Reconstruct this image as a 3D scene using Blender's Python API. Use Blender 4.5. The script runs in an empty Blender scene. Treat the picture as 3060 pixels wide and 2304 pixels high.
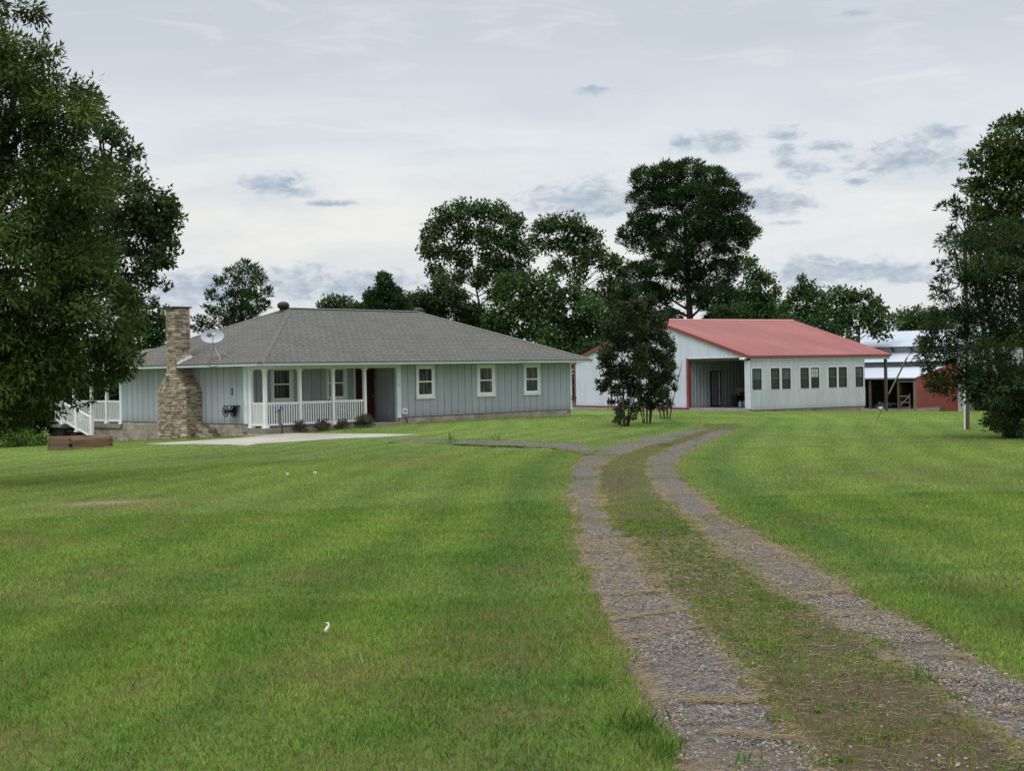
import bpy, math, random
import numpy as np
from mathutils import Vector, Matrix
R = math.radians
rng = np.random.default_rng(7)
random.seed(7)
sc = bpy.context.scene
COL = sc.collection

# ------------------------------------------------------------------ camera, sky, sun, exposure
CAMH = 1.75
cam = bpy.data.objects.new('camera', bpy.data.cameras.new('camera'))
COL.objects.link(cam)
cam.data.sensor_width = 36.0
cam.data.lens = 36.0 * 4100 / 3060
cam.data.clip_end = 3000
cam.matrix_world = Matrix.Translation((0, 0, CAMH)) @ Matrix.Rotation(R(90) - 0.0101, 4, 'X') @ Matrix.Rotation(-0.0178, 4, 'Z')
sc.camera = cam
sc.view_settings.view_transform = 'Standard'
sc.view_settings.look = 'None'
sc.view_settings.exposure = 0.0
sc.view_settings.gamma = 1.0

SUN_EL, SUN_AZ = R(58), R(215)          # azimuth clockwise from +Y (seen from above)
sun = bpy.data.objects.new('sun', bpy.data.lights.new('sun', 'SUN'))
COL.objects.link(sun)
sun.data.energy = 1.1
sun.data.angle = R(25)
sun.data.color = (1.0, 0.95, 0.88)
sd = Vector((math.sin(SUN_AZ) * math.cos(SUN_EL), math.cos(SUN_AZ) * math.cos(SUN_EL), math.sin(SUN_EL)))
sun.rotation_euler = sd.to_track_quat('Z', 'Y').to_euler()


class NT:
    """terse node builder"""
    def __init__(s, nt):
        s.nt = nt
        nt.nodes.clear()

    def n(s, typ, ins=None, **props):
        nd = s.nt.nodes.new(typ)
        for k, v in props.items():
            setattr(nd, k, v)
        for k, v in (ins or {}).items():
            sk = nd.inputs[k]
            if isinstance(v, bpy.types.NodeSocket):
                s.nt.links.new(v, sk)
            else:
                sk.default_value = v
        return nd

    def m(s, op, a, b=0.0, c=0.0, clamp=False):
        return s.n('ShaderNodeMath', {0: a, 1: b, 2: c}, operation=op, use_clamp=clamp).outputs[0]

    def mix(s, f, a, b, blend='MIX'):
        nd = s.n('ShaderNodeMix', {}, data_type='RGBA', blend_type=blend)
        for i, v in ((0, f), (6, a), (7, b)):
            if isinstance(v, bpy.types.NodeSocket):
                s.nt.links.new(v, nd.inputs[i])
            else:
                nd.inputs[i].default_value = v if i == 0 else (*v[:3], 1)
        return nd.outputs[2]

    def ramp(s, f, stops, interp='LINEAR'):
        nd = s.n('ShaderNodeValToRGB', {0: f})
        cr = nd.color_ramp
        cr.interpolation = interp
        while len(cr.elements) < len(stops):
            cr.elements.new(0.5)
        for e, (p, c) in zip(cr.elements, stops):
            e.position = p
            e.color = (*c, 1) if len(c) == 3 else c
        return nd.outputs[0]

    def noise(s, vec, scale, detail=4, rough=0.55, dist=0.0, dim='3D'):
        return s.n('ShaderNodeTexNoise', {'Vector': vec, 'Scale': scale, 'Detail': detail, 'Roughness': rough, 'Distortion': dist}, noise_dimensions=dim).outputs['Fac']

    def smooth(s, v, a, b):
        return s.n('ShaderNodeMapRange', {0: v, 1: a, 2: b, 3: 0.0, 4: 1.0}, interpolation_type='SMOOTHSTEP').outputs[0]


w = bpy.data.worlds.new('World')
sc.world = w
w.use_nodes = True
T = NT(w.node_tree)
sky = T.n('ShaderNodeTexSky', sky_type='NISHITA', sun_disc=False, sun_elevation=SUN_EL, sun_rotation=SUN_AZ, altitude=100.0, air_density=1.2, dust_density=2.0)
gen = T.n('ShaderNodeTexCoord').outputs['Generated']
sep = T.n('ShaderNodeSeparateXYZ', {0: gen})
az = T.m('MULTIPLY', T.m('ARCTAN2', sep.outputs[0], sep.outputs[1]), 180 / math.pi)
el = T.m('MULTIPLY', T.m('ARCSINE', sep.outputs[2]), 180 / math.pi)
# overcast veil: milky near the horizon, blue-grey higher up in front, brighter towards the zenith
veil = T.ramp(T.m('DIVIDE', el, 90.0, clamp=True), [
    (0.0, (0.74, 0.77, 0.81)), (0.04, (0.86, 0.875, 0.88)), (0.075, (0.90, 0.905, 0.89)), (0.105, (0.80, 0.84, 0.875)),
    (0.15, (0.64, 0.685, 0.745)), (0.20, (0.62, 0.67, 0.73)), (0.30, (1.10, 1.15, 1.20)), (0.60, (2.4, 2.4, 2.4)), (1.0, (3.0, 2.95, 2.9))])
# warm glow low in the left half of the view
ga = T.m('DIVIDE', T.m('ADD', az, 8.0), 11.0)
ge = T.m('DIVIDE', T.m('SUBTRACT', el, 5.2), 3.2)
glow = T.m('EXPONENT', T.m('MULTIPLY', T.m('ADD', T.m('MULTIPLY', ga, ga), T.m('MULTIPLY', ge, ge)), -1.0))
veil = T.mix(T.m('MULTIPLY', glow, 0.6), veil, (0.94, 0.915, 0.865))
azel = T.n('ShaderNodeCombineXYZ', {0: az, 1: el, 2: 0.0}).outputs[0]
# long soft streaks in the veil
st = T.n('ShaderNodeVectorMath', {0: azel, 1: (0.07, 0.42, 1.0)}, operation='MULTIPLY').outputs[0]
streak = T.noise(st, 1.0, 5, 0.55, 0.6)
veil = T.mix(T.m('MULTIPLY', T.smooth(streak, 0.42, 0.72), 0.42), veil, (0.56, 0.61, 0.685))
st2 = T.n('ShaderNodeVectorMath', {0: azel, 1: (0.16, 0.75, 1.0), 2: (7.3, 2.1, 0)}, operation='MULTIPLY_ADD').outputs[0]
veil = T.mix(T.m('MULTIPLY', T.smooth(T.noise(st2, 1.0, 7, 0.6, 1.2), 0.5, 0.75), 0.30), veil, (0.97, 0.97, 0.96))
base = T.mix(0.90, T.mix(1.0, sky.outputs[0], (0.10, 0.10, 0.10), 'MULTIPLY'), veil)
# separate low blue-grey clouds (azimuth, elevation, half width, half height in degrees)
CLOUDS = [(2.92,7.10,2.13,0.54),(4.26,6.97,1.16,0.43),(10.70,6.67,1.45,0.48),(9.41,7.75,0.58,0.19),(16.20,8.24,1.93,0.54),(17.46,9.06,0.87,0.27),(-9.72,7.79,0.97,0.39),(-8.78,7.52,0.58,0.19),(-10.28,7.88,0.58,0.19),(7.26,9.19,0.48,0.23),(8.59,9.27,0.87,0.39),(11.49,9.41,0.68,0.23),(11.39,8.59,0.43,0.39),(13.32,8.86,0.77,0.19),(12.39,7.89,0.68,0.35),(3.48,11.49,0.54,0.15),(14.32,14.00,0.62,0.19),(-12.40,3.67,2.32,0.58),(-9.23,3.74,2.13,0.54),(-6.58,3.62,1.55,0.48),(-4.66,3.79,1.35,0.39),(-13.69,3.30,1.16,0.48),(12.14,3.80,1.35,0.48),(13.98,3.74,1.55,0.39),(15.60,3.78,1.16,0.29),(16.14,3.48,0.77,0.19),(15.13,8.12,0.58,0.19),(20.22,9.04,0.39,0.15),(14.21,7.44,0.35,0.14),(-7.28,7.05,0.97,0.10),(11.44,5.89,0.58,0.10)]
wob = T.n('ShaderNodeVectorMath', {0: azel, 1: (0.55, 1.15, 1.0)}, operation='MULTIPLY').outputs[0]
n1 = T.m('ADD', T.m('MULTIPLY', T.noise(wob, 0.8, 4, 0.5, 0.3), 0.45), T.m('MULTIPLY', T.noise(wob, 2.6, 8, 0.66, 0.7), 0.55))
d = None
for a, e, cw, ch in CLOUDS:
    k = T.n('ShaderNodeVectorMath', {0: azel, 1: (1 / cw, 1 / ch, 0), 2: (-a / cw, -e / ch, 0)}, operation='MULTIPLY_ADD').outputs[0]
    k = T.n('ShaderNodeVectorMath', {0: k}, operation='LENGTH').outputs['Value']
    d = k if d is None else T.n('ShaderNodeMath', {0: d, 1: k, 2: 0.35}, operation='SMOOTH_MIN').outputs[0]
d = T.m('ADD', d, T.m('MULTIPLY', T.m('SUBTRACT', n1, 0.5), 6.5))
halo = T.m('SUBTRACT', 1.0, T.smooth(d, 0.6, 4.2))
base = T.mix(T.m('MULTIPLY', halo, 0.40), base, (0.66, 0.715, 0.78))
cm = T.m('SUBTRACT', 1.0, T.smooth(d, 0.2, 1.7))
n2 = T.noise(wob, 2.3, 5, 0.6)
ccol = T.mix(T.smooth(n2, 0.3, 0.7), (0.36, 0.45, 0.56), (0.58, 0.64, 0.71))
base = T.mix(T.m('MULTIPLY', cm, 0.92), base, ccol)
base = T.mix(T.smooth(el, 0.0, -2.0), base, (0.16, 0.19, 0.13))
bg = T.n('ShaderNodeBackground', {'Color': base, 'Strength': 1.0})
T.nt.links.new(bg.outputs[0], T.n('ShaderNodeOutputWorld').inputs[0])

# ------------------------------------------------------------------ materials
MATS = {}


def material(name, fn, rough=0.7, spec=0.3, metal=0.0):
    if name in MATS:
        return MATS[name]
    m = bpy.data.materials.new(name)
    m.use_nodes = True
    t = NT(m.node_tree)
    t.obj = t.n('ShaderNodeTexCoord').outputs['Object']
    t.p = t.n('ShaderNodeBsdfPrincipled', {'Roughness': rough, 'Specular IOR Level': spec, 'Metallic': metal})
    out = t.n('ShaderNodeOutputMaterial')
    t.out = out
    m.node_tree.links.new(t.p.outputs[0], out.inputs[0])
    r = fn(t)
    if r is not None:
        m.node_tree.links.new(r, t.p.inputs['Base Color'])
    MATS[name] = m
    return m


def bump(t, h, strength=0.4, dist=0.02):
    b = t.n('ShaderNodeBump', {'Height': h, 'Strength': strength, 'Distance': dist})
    t.nt.links.new(b.outputs[0], t.p.inputs['Normal'])


def paint(name, col, rough=0.5, var=0.10, scale=1.5, spec=0.3, metal=0.0, dirt=None, dscale=3.0):
    """painted or plain surface with soft unevenness, fine grain and optional dirt blotches"""
    def fn(t):
        n = t.noise(t.obj, scale, 5, 0.6)
        f = t.noise(t.obj, scale * 14, 3, 0.6)
        v = t.m('ADD', t.m('MULTIPLY', n, 0.7), t.m('MULTIPLY', f, 0.3))
        lo = tuple(c * (1 - var) for c in col)
        hi = tuple(min(1, c * (1 + var)) for c in col)
        c = t.mix(t.smooth(v, 0.3, 0.7), lo, hi)
        if dirt:
            g = t.noise(t.obj, dscale, 6, 0.65)
            c = t.mix(t.m('MULTIPLY', t.smooth(g, 0.52, 0.75), 0.6), c, dirt)
        return c
    return material(name, fn, rough, spec, metal)


def siding_mat(name, col, dirt):
    """painted vertical boards: faint streaks running down, slightly dirty at places"""
    def fn(t):
        vv = t.n('ShaderNodeVectorMath', {0: t.obj, 1: (2.6, 2.6, 0.22)}, operation='MULTIPLY').outputs[0]
        s = t.noise(vv, 1.6, 5, 0.6)
        f = t.noise(t.obj, 0.5, 3, 0.5)
        v = t.m('ADD', t.m('MULTIPLY', s, 0.6), t.m('MULTIPLY', f, 0.4))
        c = t.mix(t.smooth(v, 0.32, 0.68), tuple(x * 0.88 for x in col), tuple(x * 1.07 for x in col))
        g = t.noise(vv, 0.9, 6, 0.7)
        c = t.mix(t.m('MULTIPLY', t.smooth(g, 0.55, 0.8), 0.35), c, dirt)
        zz = t.n('ShaderNodeSeparateXYZ', {0: t.obj}).outputs[2]
        zz = t.m('ADD', zz, t.m('MULTIPLY', t.noise(t.obj, 2.2, 5, 0.7), -0.5))
        return t.mix(t.m('MULTIPLY', t.smooth(zz, 0.12, -0.30), 0.5), c, tuple(q * .8 for q in dirt))
    return material(name, fn, 0.55, 0.3)


M_SIDING = siding_mat('blue_grey_siding', (0.335, 0.368, 0.412), (0.21, 0.228, 0.245))
M_GROOVE = paint('siding_groove', (0.05, 0.065, 0.075), 0.8)
M_TRIM = paint('white_trim', (0.64, 0.68, 0.74), 0.45, 0.05, 0.8, dirt=(0.42, 0.45, 0.42), dscale=1.2)
M_VINYL = paint('white_vinyl', (0.80, 0.82, 0.84), 0.35, 0.03, 0.6)
M_FASCIA = paint('pale_fascia', (0.51, 0.55, 0.58), 0.5, 0.07, 0.7, dirt=(0.34, 0.38, 0.35), dscale=0.9)
M_DRIP = paint('dark_drip_edge', (0.035, 0.037, 0.035), 0.6)
M_SOFFIT = paint('soffit_paint', (0.50, 0.51, 0.47), 0.7)
M_REDDOOR = paint('dark_red_door', (0.040, 0.010, 0.012), 0.35, 0.15)
M_WOODFLOOR = paint('grey_porch_boards', (0.22, 0.20, 0.18), 0.8, 0.2, 2.0)
def fn_pad(t):
    rot = t.n('ShaderNodeMapping', {'Vector': t.obj, 'Rotation': (0, 0, -0.8132)}).outputs[0]
    br = t.n('ShaderNodeTexBrick', {'Vector': rot, 'Color1': (0.85, 0.85, 0.85, 1), 'Color2': (1, 1, 1, 1), 'Mortar': (0, 0, 0, 1), 'Scale': 1.0, 'Mortar Size': 0.02, 'Brick Width': 3.0, 'Row Height': 3.0}, offset=0.0)
    n = t.noise(t.obj, 0.5, 6, 0.65)
    f = t.noise(t.obj, 6.0, 4, 0.65)
    c = t.ramp(t.m('ADD', t.m('MULTIPLY', n, 0.7), t.m('MULTIPLY', f, 0.3)), [(0.3, (0.235, 0.222, 0.190)), (0.5, (0.345, 0.330, 0.285)), (0.7, (0.41, 0.395, 0.345))])
    c = t.mix(1.0, c, br.outputs['Color'], 'MULTIPLY')
    return t.mix(br.outputs['Fac'], c, (0.14, 0.13, 0.10))


M_CONC = material('pale_concrete', fn_pad, 0.9, 0.2)
M_CONC2 = paint('weathered_concrete', (0.26, 0.235, 0.205), 0.9, 0.18, 1.0, dirt=(0.12, 0.105, 0.09), dscale=1.5)
M_BLACK = paint('black_metal', (0.018, 0.018, 0.02), 0.45, 0.2)
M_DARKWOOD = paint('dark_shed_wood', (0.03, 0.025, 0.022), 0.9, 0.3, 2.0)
M_GREYWOOD = paint('weathered_post', (0.16, 0.135, 0.12), 0.9, 0.25, 4.0)
M_BROWNPOST = paint('brown_post', (0.085, 0.06, 0.055), 0.85, 0.25, 3.0)
M_REDTRIM = paint('dark_red_metal_trim', (0.215, 0.050, 0.046), 0.5, 0.12, 1.2)
M_REDWALL = siding_mat('barn_red_board', (0.30, 0.060, 0.046), (0.16, 0.04, 0.034))
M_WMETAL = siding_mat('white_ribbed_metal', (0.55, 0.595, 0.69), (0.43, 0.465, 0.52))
M_WMETAL2 = siding_mat('shaded_white_ribbed_metal', (0.46, 0.49, 0.53), (0.35, 0.375, 0.40))  # same white metal, the front wall's weaker light put into its colour
M_INMETAL = siding_mat('bay_shade_ribbed_metal', (0.30, 0.335, 0.37), (0.2, 0.22, 0.24))  # barn metal darkened in colour for the shade inside the bay
M_SILVER = paint('silver_roof_sheet', (0.44, 0.50, 0.57), 0.42, 0.05, 0.3, 0.5, dirt=(0.35, 0.40, 0.46), dscale=0.4)
M_GREYMET = paint('grey_wall_sheet', (0.42, 0.43, 0.44), 0.6, 0.12, 0.8)
M_INTER = paint('dim_interior', (0.10, 0.10, 0.10), 0.9)
M_DOORGREY = paint('grey_steel_door', (0.17, 0.165, 0.175), 0.6, 0.08)
M_BLUE = paint('blue_paint', (0.03, 0.07, 0.30), 0.45, 0.1)
M_BLUEB = paint('blue_bucket_plastic', (0.035, 0.14, 0.36), 0.4, 0.1)
M_WHITEP = paint('white_plastic', (0.75, 0.75, 0.72), 0.5, 0.06)
M_DISH = paint('grey_white_dish', (0.38, 0.43, 0.49), 0.5, 0.05)
M_GALV = paint('galvanised_pipe', (0.28, 0.29, 0.30), 0.5, 0.15, 3.0)
M_LOGO = paint('dark_teal_ink', (0.03, 0.07, 0.09), 0.5)
M_SLEEVE = paint('tan_guy_sleeve', (0.42, 0.36, 0.24), 0.6, 0.1, 2.0)
M_BARK = paint('grey_brown_bark', (0.075, 0.06, 0.048), 0.95, 0.35, 6.0)
M_PBARK = paint('pine_bark', (0.085, 0.055, 0.042), 0.95, 0.35, 6.0)


def fn_shingle(t):
    uv = t.n('ShaderNodeUVMap').outputs[0]
    br = t.n('ShaderNodeTexBrick', {'Vector': uv, 'Color1': (0, 0, 0, 1), 'Color2': (1, 1, 1, 1), 'Mortar': (0, 0, 0, 1), 'Scale': 1.0, 'Mortar Size': 0.026, 'Mortar Smooth': 0.2, 'Brick Width': 0.34, 'Row Height': 0.175}, offset=0.37, offset_frequency=3)
    val = t.n('ShaderNodeRGBToBW', {0: br.outputs['Color']}).outputs[0]
    n = t.noise(uv, 0.45, 5, 0.6)
    f = t.noise(uv, 22.0, 3, 0.7)
    k = t.m('ADD', t.m('MULTIPLY', val, 0.22), t.m('ADD', t.m('MULTIPLY', n, 0.5), t.m('MULTIPLY', f, 0.28)))
    c = t.ramp(k, [(0.2, (0.084, 0.084, 0.078)), (0.5, (0.117, 0.116, 0.108)), (0.8, (0.158, 0.156, 0.144))])
    st = t.noise(t.n('ShaderNodeVectorMath', {0: uv, 1: (1.0, 0.12, 1)}, operation='MULTIPLY').outputs[0], 0.9, 5, 0.65)
    c = t.mix(t.m('MULTIPLY', t.smooth(st, 0.5, 0.75), 0.3), c, (0.13, 0.13, 0.145))
    c = t.mix(t.m('MULTIPLY', br.outputs['Fac'], 0.62), c, (0.042, 0.042, 0.04))  # joints, with the shadow under each shingle course painted dark
    bump(t, t.m('SUBTRACT', t.m('MULTIPLY', f, 0.3), br.outputs['Fac']), 0.5, 0.02)
    return c


M_SHINGLE = material('asphalt_shingles', fn_shingle, 0.92, 0.15)
M_CAP = paint('hip_cap_shingle', (0.145, 0.142, 0.130), 0.92, 0.2, 5.0)


def fn_redroof(t):
    uv = t.n('ShaderNodeUVMap').outputs[0]
    vv = t.n('ShaderNodeVectorMath', {0: uv, 1: (1.0, 0.12, 1)}, operation='MULTIPLY').outputs[0]
    n = t.noise(vv, 1.3, 5, 0.6)
    f = t.noise(uv, 0.25, 4, 0.5)
    c = t.mix(t.smooth(t.m('ADD', t.m('MULTIPLY', n, 0.5), t.m('MULTIPLY', f, 0.5)), 0.3, 0.7), (0.235, 0.080, 0.079), (0.335, 0.128, 0.125))
    w = t.n('ShaderNodeTexWave', {'Vector': uv, 'Scale': 0.165, 'Distortion': 0.0}, wave_type='BANDS', bands_direction='X', wave_profile='SAW').outputs['Fac']
    c = t.mix(t.m('MULTIPLY', t.smooth(w, 0.97, 1.0), 0.35), c, (0.12, 0.04, 0.04))
    return c


M_REDROOF = material('faded_red_metal_roof', fn_redroof, 0.5, 0.35)


def fn_block(t):
    uv = t.n('ShaderNodeUVMap').outputs[0]
    br = t.n('ShaderNodeTexBrick', {'Vector': uv, 'Color1': (0.4, 0.4, 0.4, 1), 'Color2': (1, 1, 1, 1), 'Mortar': (0.2, 0.2, 0.2, 1), 'Scale': 1.0, 'Mortar Size': 0.012, 'Mortar Smooth': 0.2, 'Brick Width': 0.41, 'Row Height': 0.1755})
    n = t.noise(uv, 1.3, 6, 0.65)
    g = t.noise(uv, 9, 4, 0.65)
    c = t.ramp(t.m('ADD', t.m('MULTIPLY', n, 0.75), t.m('MULTIPLY', g, 0.25)), [(0.32, (0.14, 0.12, 0.10)), (0.47, (0.34, 0.29, 0.235)), (0.64, (0.52, 0.465, 0.38))])
    c = t.mix(1.0, c, t.mix(0.5, br.outputs['Color'], (1, 1, 1)), 'MULTIPLY')
    c = t.mix(t.m('MULTIPLY', br.outputs['Fac'], 0.55), c, (0.30, 0.285, 0.25))
    bump(t, t.m('SUBTRACT', g, br.outputs['Fac']), 0.5, 0.02)
    return c


M_BLOCK = material('stained_concrete_block', fn_block, 0.9, 0.2)


def fn_attr(t, name='col'):
    return t.n('ShaderNodeAttribute', attribute_name=name).outputs['Color']


def fn_stone(t):
    c = fn_attr(t)
    n = t.noise(t.obj, 9.0, 5, 0.65)
    g = t.noise(t.obj, 45.0, 3, 0.6)
    c = t.mix(1.0, c, t.mix(t.smooth(n, 0.25, 0.75), (0.6, 0.57, 0.52), (1.25, 1.22, 1.15)), 'MULTIPLY')
    bump(t, t.m('ADD', n, t.m('MULTIPLY', g, 0.5)), 0.6, 0.02)
    return c


M_STONE = material('ledge_stone', fn_stone, 0.9, 0.2)


def fn_timber(t):
    vv = t.n('ShaderNodeVectorMath', {0: t.obj, 1: (1.0, 14.0, 14.0)}, operation='MULTIPLY').outputs[0]
    n = t.noise(vv, 1.4, 5, 0.6)
    c0 = fn_attr(t)
    return t.mix(1.0, c0, t.mix(t.smooth(n, 0.3, 0.7), (0.62, 0.58, 0.55), (1.2, 1.2, 1.2)), 'MULTIPLY')


M_TIMBER = material('aged_timber', fn_timber, 0.9, 0.2)


def fn_glass(t):
    """dark window glass with the folds of a curtain faintly showing through"""
    vv = t.n('ShaderNodeVectorMath', {0: t.obj, 1: (9.0, 9.0, 0.5)}, operation='MULTIPLY').outputs[0]
    n = t.noise(vv, 1.6, 3, 0.5)
    return t.mix(t.smooth(n, 0.42, 0.7), (0.012, 0.013, 0.014), (0.13, 0.13, 0.12))


M_GLASS = material('window_glass', fn_glass, 0.12, 0.35)
M_GLASS2 = paint('dark_shop_glass', (0.022, 0.024, 0.028), 0.15, 0.5, 1.5, 0.5)
M_SASH = paint('dark_shop_sash', (0.022, 0.02, 0.022), 0.5)
M_MUNT = paint('grey_muntin', (0.10, 0.11, 0.12), 0.5)


def leaf_mat(name, trans=0.25, rough=0.55, spec=0.25):
    def fn(t):
        c = fn_attr(t)
        t.nt.links.new(c, t.p.inputs['Base Color'])
        tr = t.n('ShaderNodeBsdfTranslucent', {'Color': t.mix(1.0, c, (1.25, 1.35, 0.7), 'MULTIPLY')})
        mx = t.n('ShaderNodeMixShader', {0: trans, 1: t.p.outputs[0], 2: tr.outputs[0]})
        t.nt.links.new(mx.outputs[0], t.out.inputs[0])
    return material(name, fn, rough, spec)


M_LEAF = leaf_mat('leaf', 0.28, 0.65, 0.12)
M_BLADE = leaf_mat('grass_blade', 0.36, 0.6, 0.2)


def fn_ground(t):
    c = fn_attr(t)
    n = t.noise(t.obj, 14.0, 5, 0.7)
    m = t.noise(t.obj, 1.1, 4, 0.6)
    c = t.mix(1.0, c, t.mix(t.smooth(n, 0.28, 0.72), (0.55, 0.55, 0.5), (1.3, 1.3, 1.3)), 'MULTIPLY')
    c = t.mix(t.m('MULTIPLY', t.smooth(m, 0.55, 0.75), 0.3), c, (0.12, 0.105, 0.05))
    bump(t, n, 0.8, 0.04)
    return c


M_GROUND = material('lawn_soil', fn_ground, 0.95, 0.1)


def fn_gravel(t):
    a = t.n('ShaderNodeAttribute', attribute_name='col')
    sp = t.n('ShaderNodeSeparateColor', {0: a.outputs['Color']})
    trk, edge, far = sp.outputs[0], sp.outputs[1], sp.outputs[2]
    vo = t.n('ShaderNodeTexVoronoi', {'Vector': t.obj, 'Scale': 70.0, 'Randomness': 1.0})
    v2 = t.n('ShaderNodeTexVoronoi', {'Vector': t.obj, 'Scale': 30.0, 'Randomness': 1.0})
    stone = t.n('ShaderNodeSeparateColor', {0: vo.outputs['Color']}).outputs[0]
    stone2 = t.n('ShaderNodeSeparateColor', {0: v2.outputs['Color']}).outputs[1]
    k = t.m('ADD', t.m('MULTIPLY', stone, 0.6), t.m('MULTIPLY', stone2, 0.4))
    g = t.ramp(k, [(0.15, (0.070, 0.064, 0.060)), (0.45, (0.130, 0.122, 0.117)), (0.7, (0.188, 0.178, 0.171)), (0.95, (0.27, 0.258, 0.245))])
    big = t.noise(t.obj, 0.9, 5, 0.6)
    g = t.mix(t.m('MULTIPLY', t.smooth(big, 0.42, 0.68), 0.65), g, (0.18, 0.14, 0.10))
    f = t.noise(t.obj, 9.0, 6, 0.72)
    dirt = t.ramp(f, [(0.3, (0.045, 0.034, 0.024)), (0.46, (0.095, 0.070, 0.048)), (0.58, (0.105, 0.085, 0.050)), (0.68, (0.10, 0.088, 0.045)), (0.8, (0.17, 0.135, 0.085))])
    mk = t.m('ADD', trk, t.m('MULTIPLY', t.m('SUBTRACT', t.noise(t.obj, 3.2, 6, 0.7), 0.5), 1.5))
    c = t.mix(t.smooth(mk, 0.3, 0.62), dirt, g)
    ek = t.m('ADD', edge, t.m('MULTIPLY', t.m('SUBTRACT', t.noise(t.obj, 5.0, 6, 0.7), 0.5), 1.6))
    c = t.mix(t.m('MULTIPLY', t.smooth(ek, 0.35, 0.75), 0.8), c, t.mix(f, (0.13, 0.095, 0.055), (0.28, 0.22, 0.135)))
    gk = t.m('ADD', far, t.m('MULTIPLY', t.m('SUBTRACT', t.noise(t.obj, 1.6, 6, 0.7), 0.5), 1.6))
    c = t.mix(t.smooth(gk, 0.4, 0.7), c, t.mix(f, (0.055, 0.080, 0.022), (0.13, 0.150, 0.055)))
    bump(t, t.m('ADD', vo.outputs['Distance'], t.m('MULTIPLY', f, 0.8)), 0.9, 0.025)
    return c


M_GRAVEL = material('gravel_and_dirt', fn_gravel, 0.95, 0.15)


# ------------------------------------------------------------------ mesh helpers
class MB:
    def __init__(s):
        s.v, s.f, s.c, s.uv = [], [], [], []
        s.col = (1, 1, 1)

    def face(s, pts, uv=None):
        i = len(s.v)
        s.v += [tuple(p) for p in pts]
        s.f.append(tuple(range(i, i + len(pts))))
        s.c.append(s.col)
        s.uv.append(uv)

    def _add(s, vs, fs):
        i = len(s.v)
        s.v += [tuple(p) for p in vs]
        for f in fs:
            s.f.append(tuple(i + k for k in f))
            s.c.append(s.col)
            s.uv.append(None)

    def box(s, a, b):
        (x0, y0, z0), (x1, y1, z1) = [tuple(map(min, zip(a, b))), tuple(map(max, zip(a, b)))]
        s._add([(x0, y0, z0), (x1, y0, z0), (x1, y1, z0), (x0, y1, z0), (x0, y0, z1), (x1, y0, z1), (x1, y1, z1), (x0, y1, z1)],
               [(3, 2, 1, 0), (4, 5, 6, 7), (0, 1, 5, 4), (1, 2, 6, 5), (2, 3, 7, 6), (3, 0, 4, 7)])

    def bar(s, p0, p1, wd, ht, up=(0, 0, 1)):
        """rectangular bar from p0 to p1"""
        p0, p1, up = Vector(p0), Vector(p1), Vector(up)
        d = (p1 - p0).normalized()
        x = d.cross(up)
        if x.length < 1e-4:
            x = d.cross(Vector((0, 1, 0)))
        x.normalize()
        y = x.cross(d)
        x, y = x * wd / 2, y * ht / 2
        s._add([p0 - x - y, p0 + x - y, p0 + x + y, p0 - x + y, p1 - x - y, p1 + x - y, p1 + x + y, p1 - x + y],
               [(0, 1, 2, 3), (7, 6, 5, 4), (4, 5, 1, 0), (5, 6, 2, 1), (6, 7, 3, 2), (7, 4, 0, 3)])

    def tube(s, pts, rad, n=8, caps=True):
        pts = [Vector(p) for p in pts]
        if not hasattr(rad, '__len__'):
            rad = [rad] * len(pts)
        i0 = len(s.v)
        prev = None
        for k, p in enumerate(pts):
            d = (pts[min(k + 1, len(pts) - 1)] - pts[max(k - 1, 0)]).normalized()
            if prev is None:
                x = d.cross(Vector((0.31, 0.95, 0.1)))
                if x.length < 1e-3:
                    x = d.cross(Vector((1, 0, 0)))
            else:
                x = prev - d * prev.dot(d)
            x.normalize()
            prev = x
            y = d.cross(x)
            for j in range(n):
                a = 2 * math.pi * j / n
                s.v.append(tuple(p + (x * math.cos(a) + y * math.sin(a)) * rad[k]))
        for k in range(len(pts) - 1):
            for j in range(n):
                a, b = i0 + k * n + j, i0 + k * n + (j + 1) % n
                s.f.append((a, b, b + n, a + n))
                s.c.append(s.col)
                s.uv.append(None)
        if caps:
            for k, rev in ((0, True), (len(pts) - 1, False)):
                f = [i0 + k * n + j for j in range(n)]
                s.f.append(tuple(f[::-1] if rev else f))
                s.c.append(s.col)
                s.uv.append(None)

    def lathe(s, prof, n=16, o=(0, 0, 0)):
        i0 = len(s.v)
        for r, z in prof:
            for j in range(n):
                a = 2 * math.pi * j / n
                s.v.append((o[0] + r * math.cos(a), o[1] + r * math.sin(a), o[2] + z))
        for k in range(len(prof) - 1):
            for j in range(n):
                a, b = i0 + k * n + j, i0 + k * n + (j + 1) % n
                s.f.append((a, b, b + n, a + n))
                s.c.append(s.col)
                s.uv.append(None)

    def build(s, name, mat, parent=None, loc=None, smooth=False):
        me = bpy.data.meshes.new(name)
        me.from_pydata(s.v, [], s.f)
        if any(c != (1, 1, 1) for c in s.c):
            at = me.color_attributes.new('col', 'FLOAT_COLOR', 'CORNER')
            arr = []
            for f, c in zip(s.f, s.c):
                arr += [c[0], c[1], c[2], 1.0] * len(f)
            at.data.foreach_set('color', arr)
        if any(u is not None for u in s.uv):
            ul = me.uv_layers.new(name='UVMap')
            arr = []
            for f, u in zip(s.f, s.uv):
                for k in range(len(f)):
                    arr += list(u[k]) if u else [0, 0]
            ul.data.foreach_set('uv', arr)
        if smooth:
            me.polygons.foreach_set('use_smooth', [True] * len(me.polygons))
        me.materials.append(mat)
        o = bpy.data.objects.new(name, me)
        COL.objects.link(o)
        if parent:
            o.parent = parent
        if loc is not None:
            o.location = loc
        return o


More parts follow.
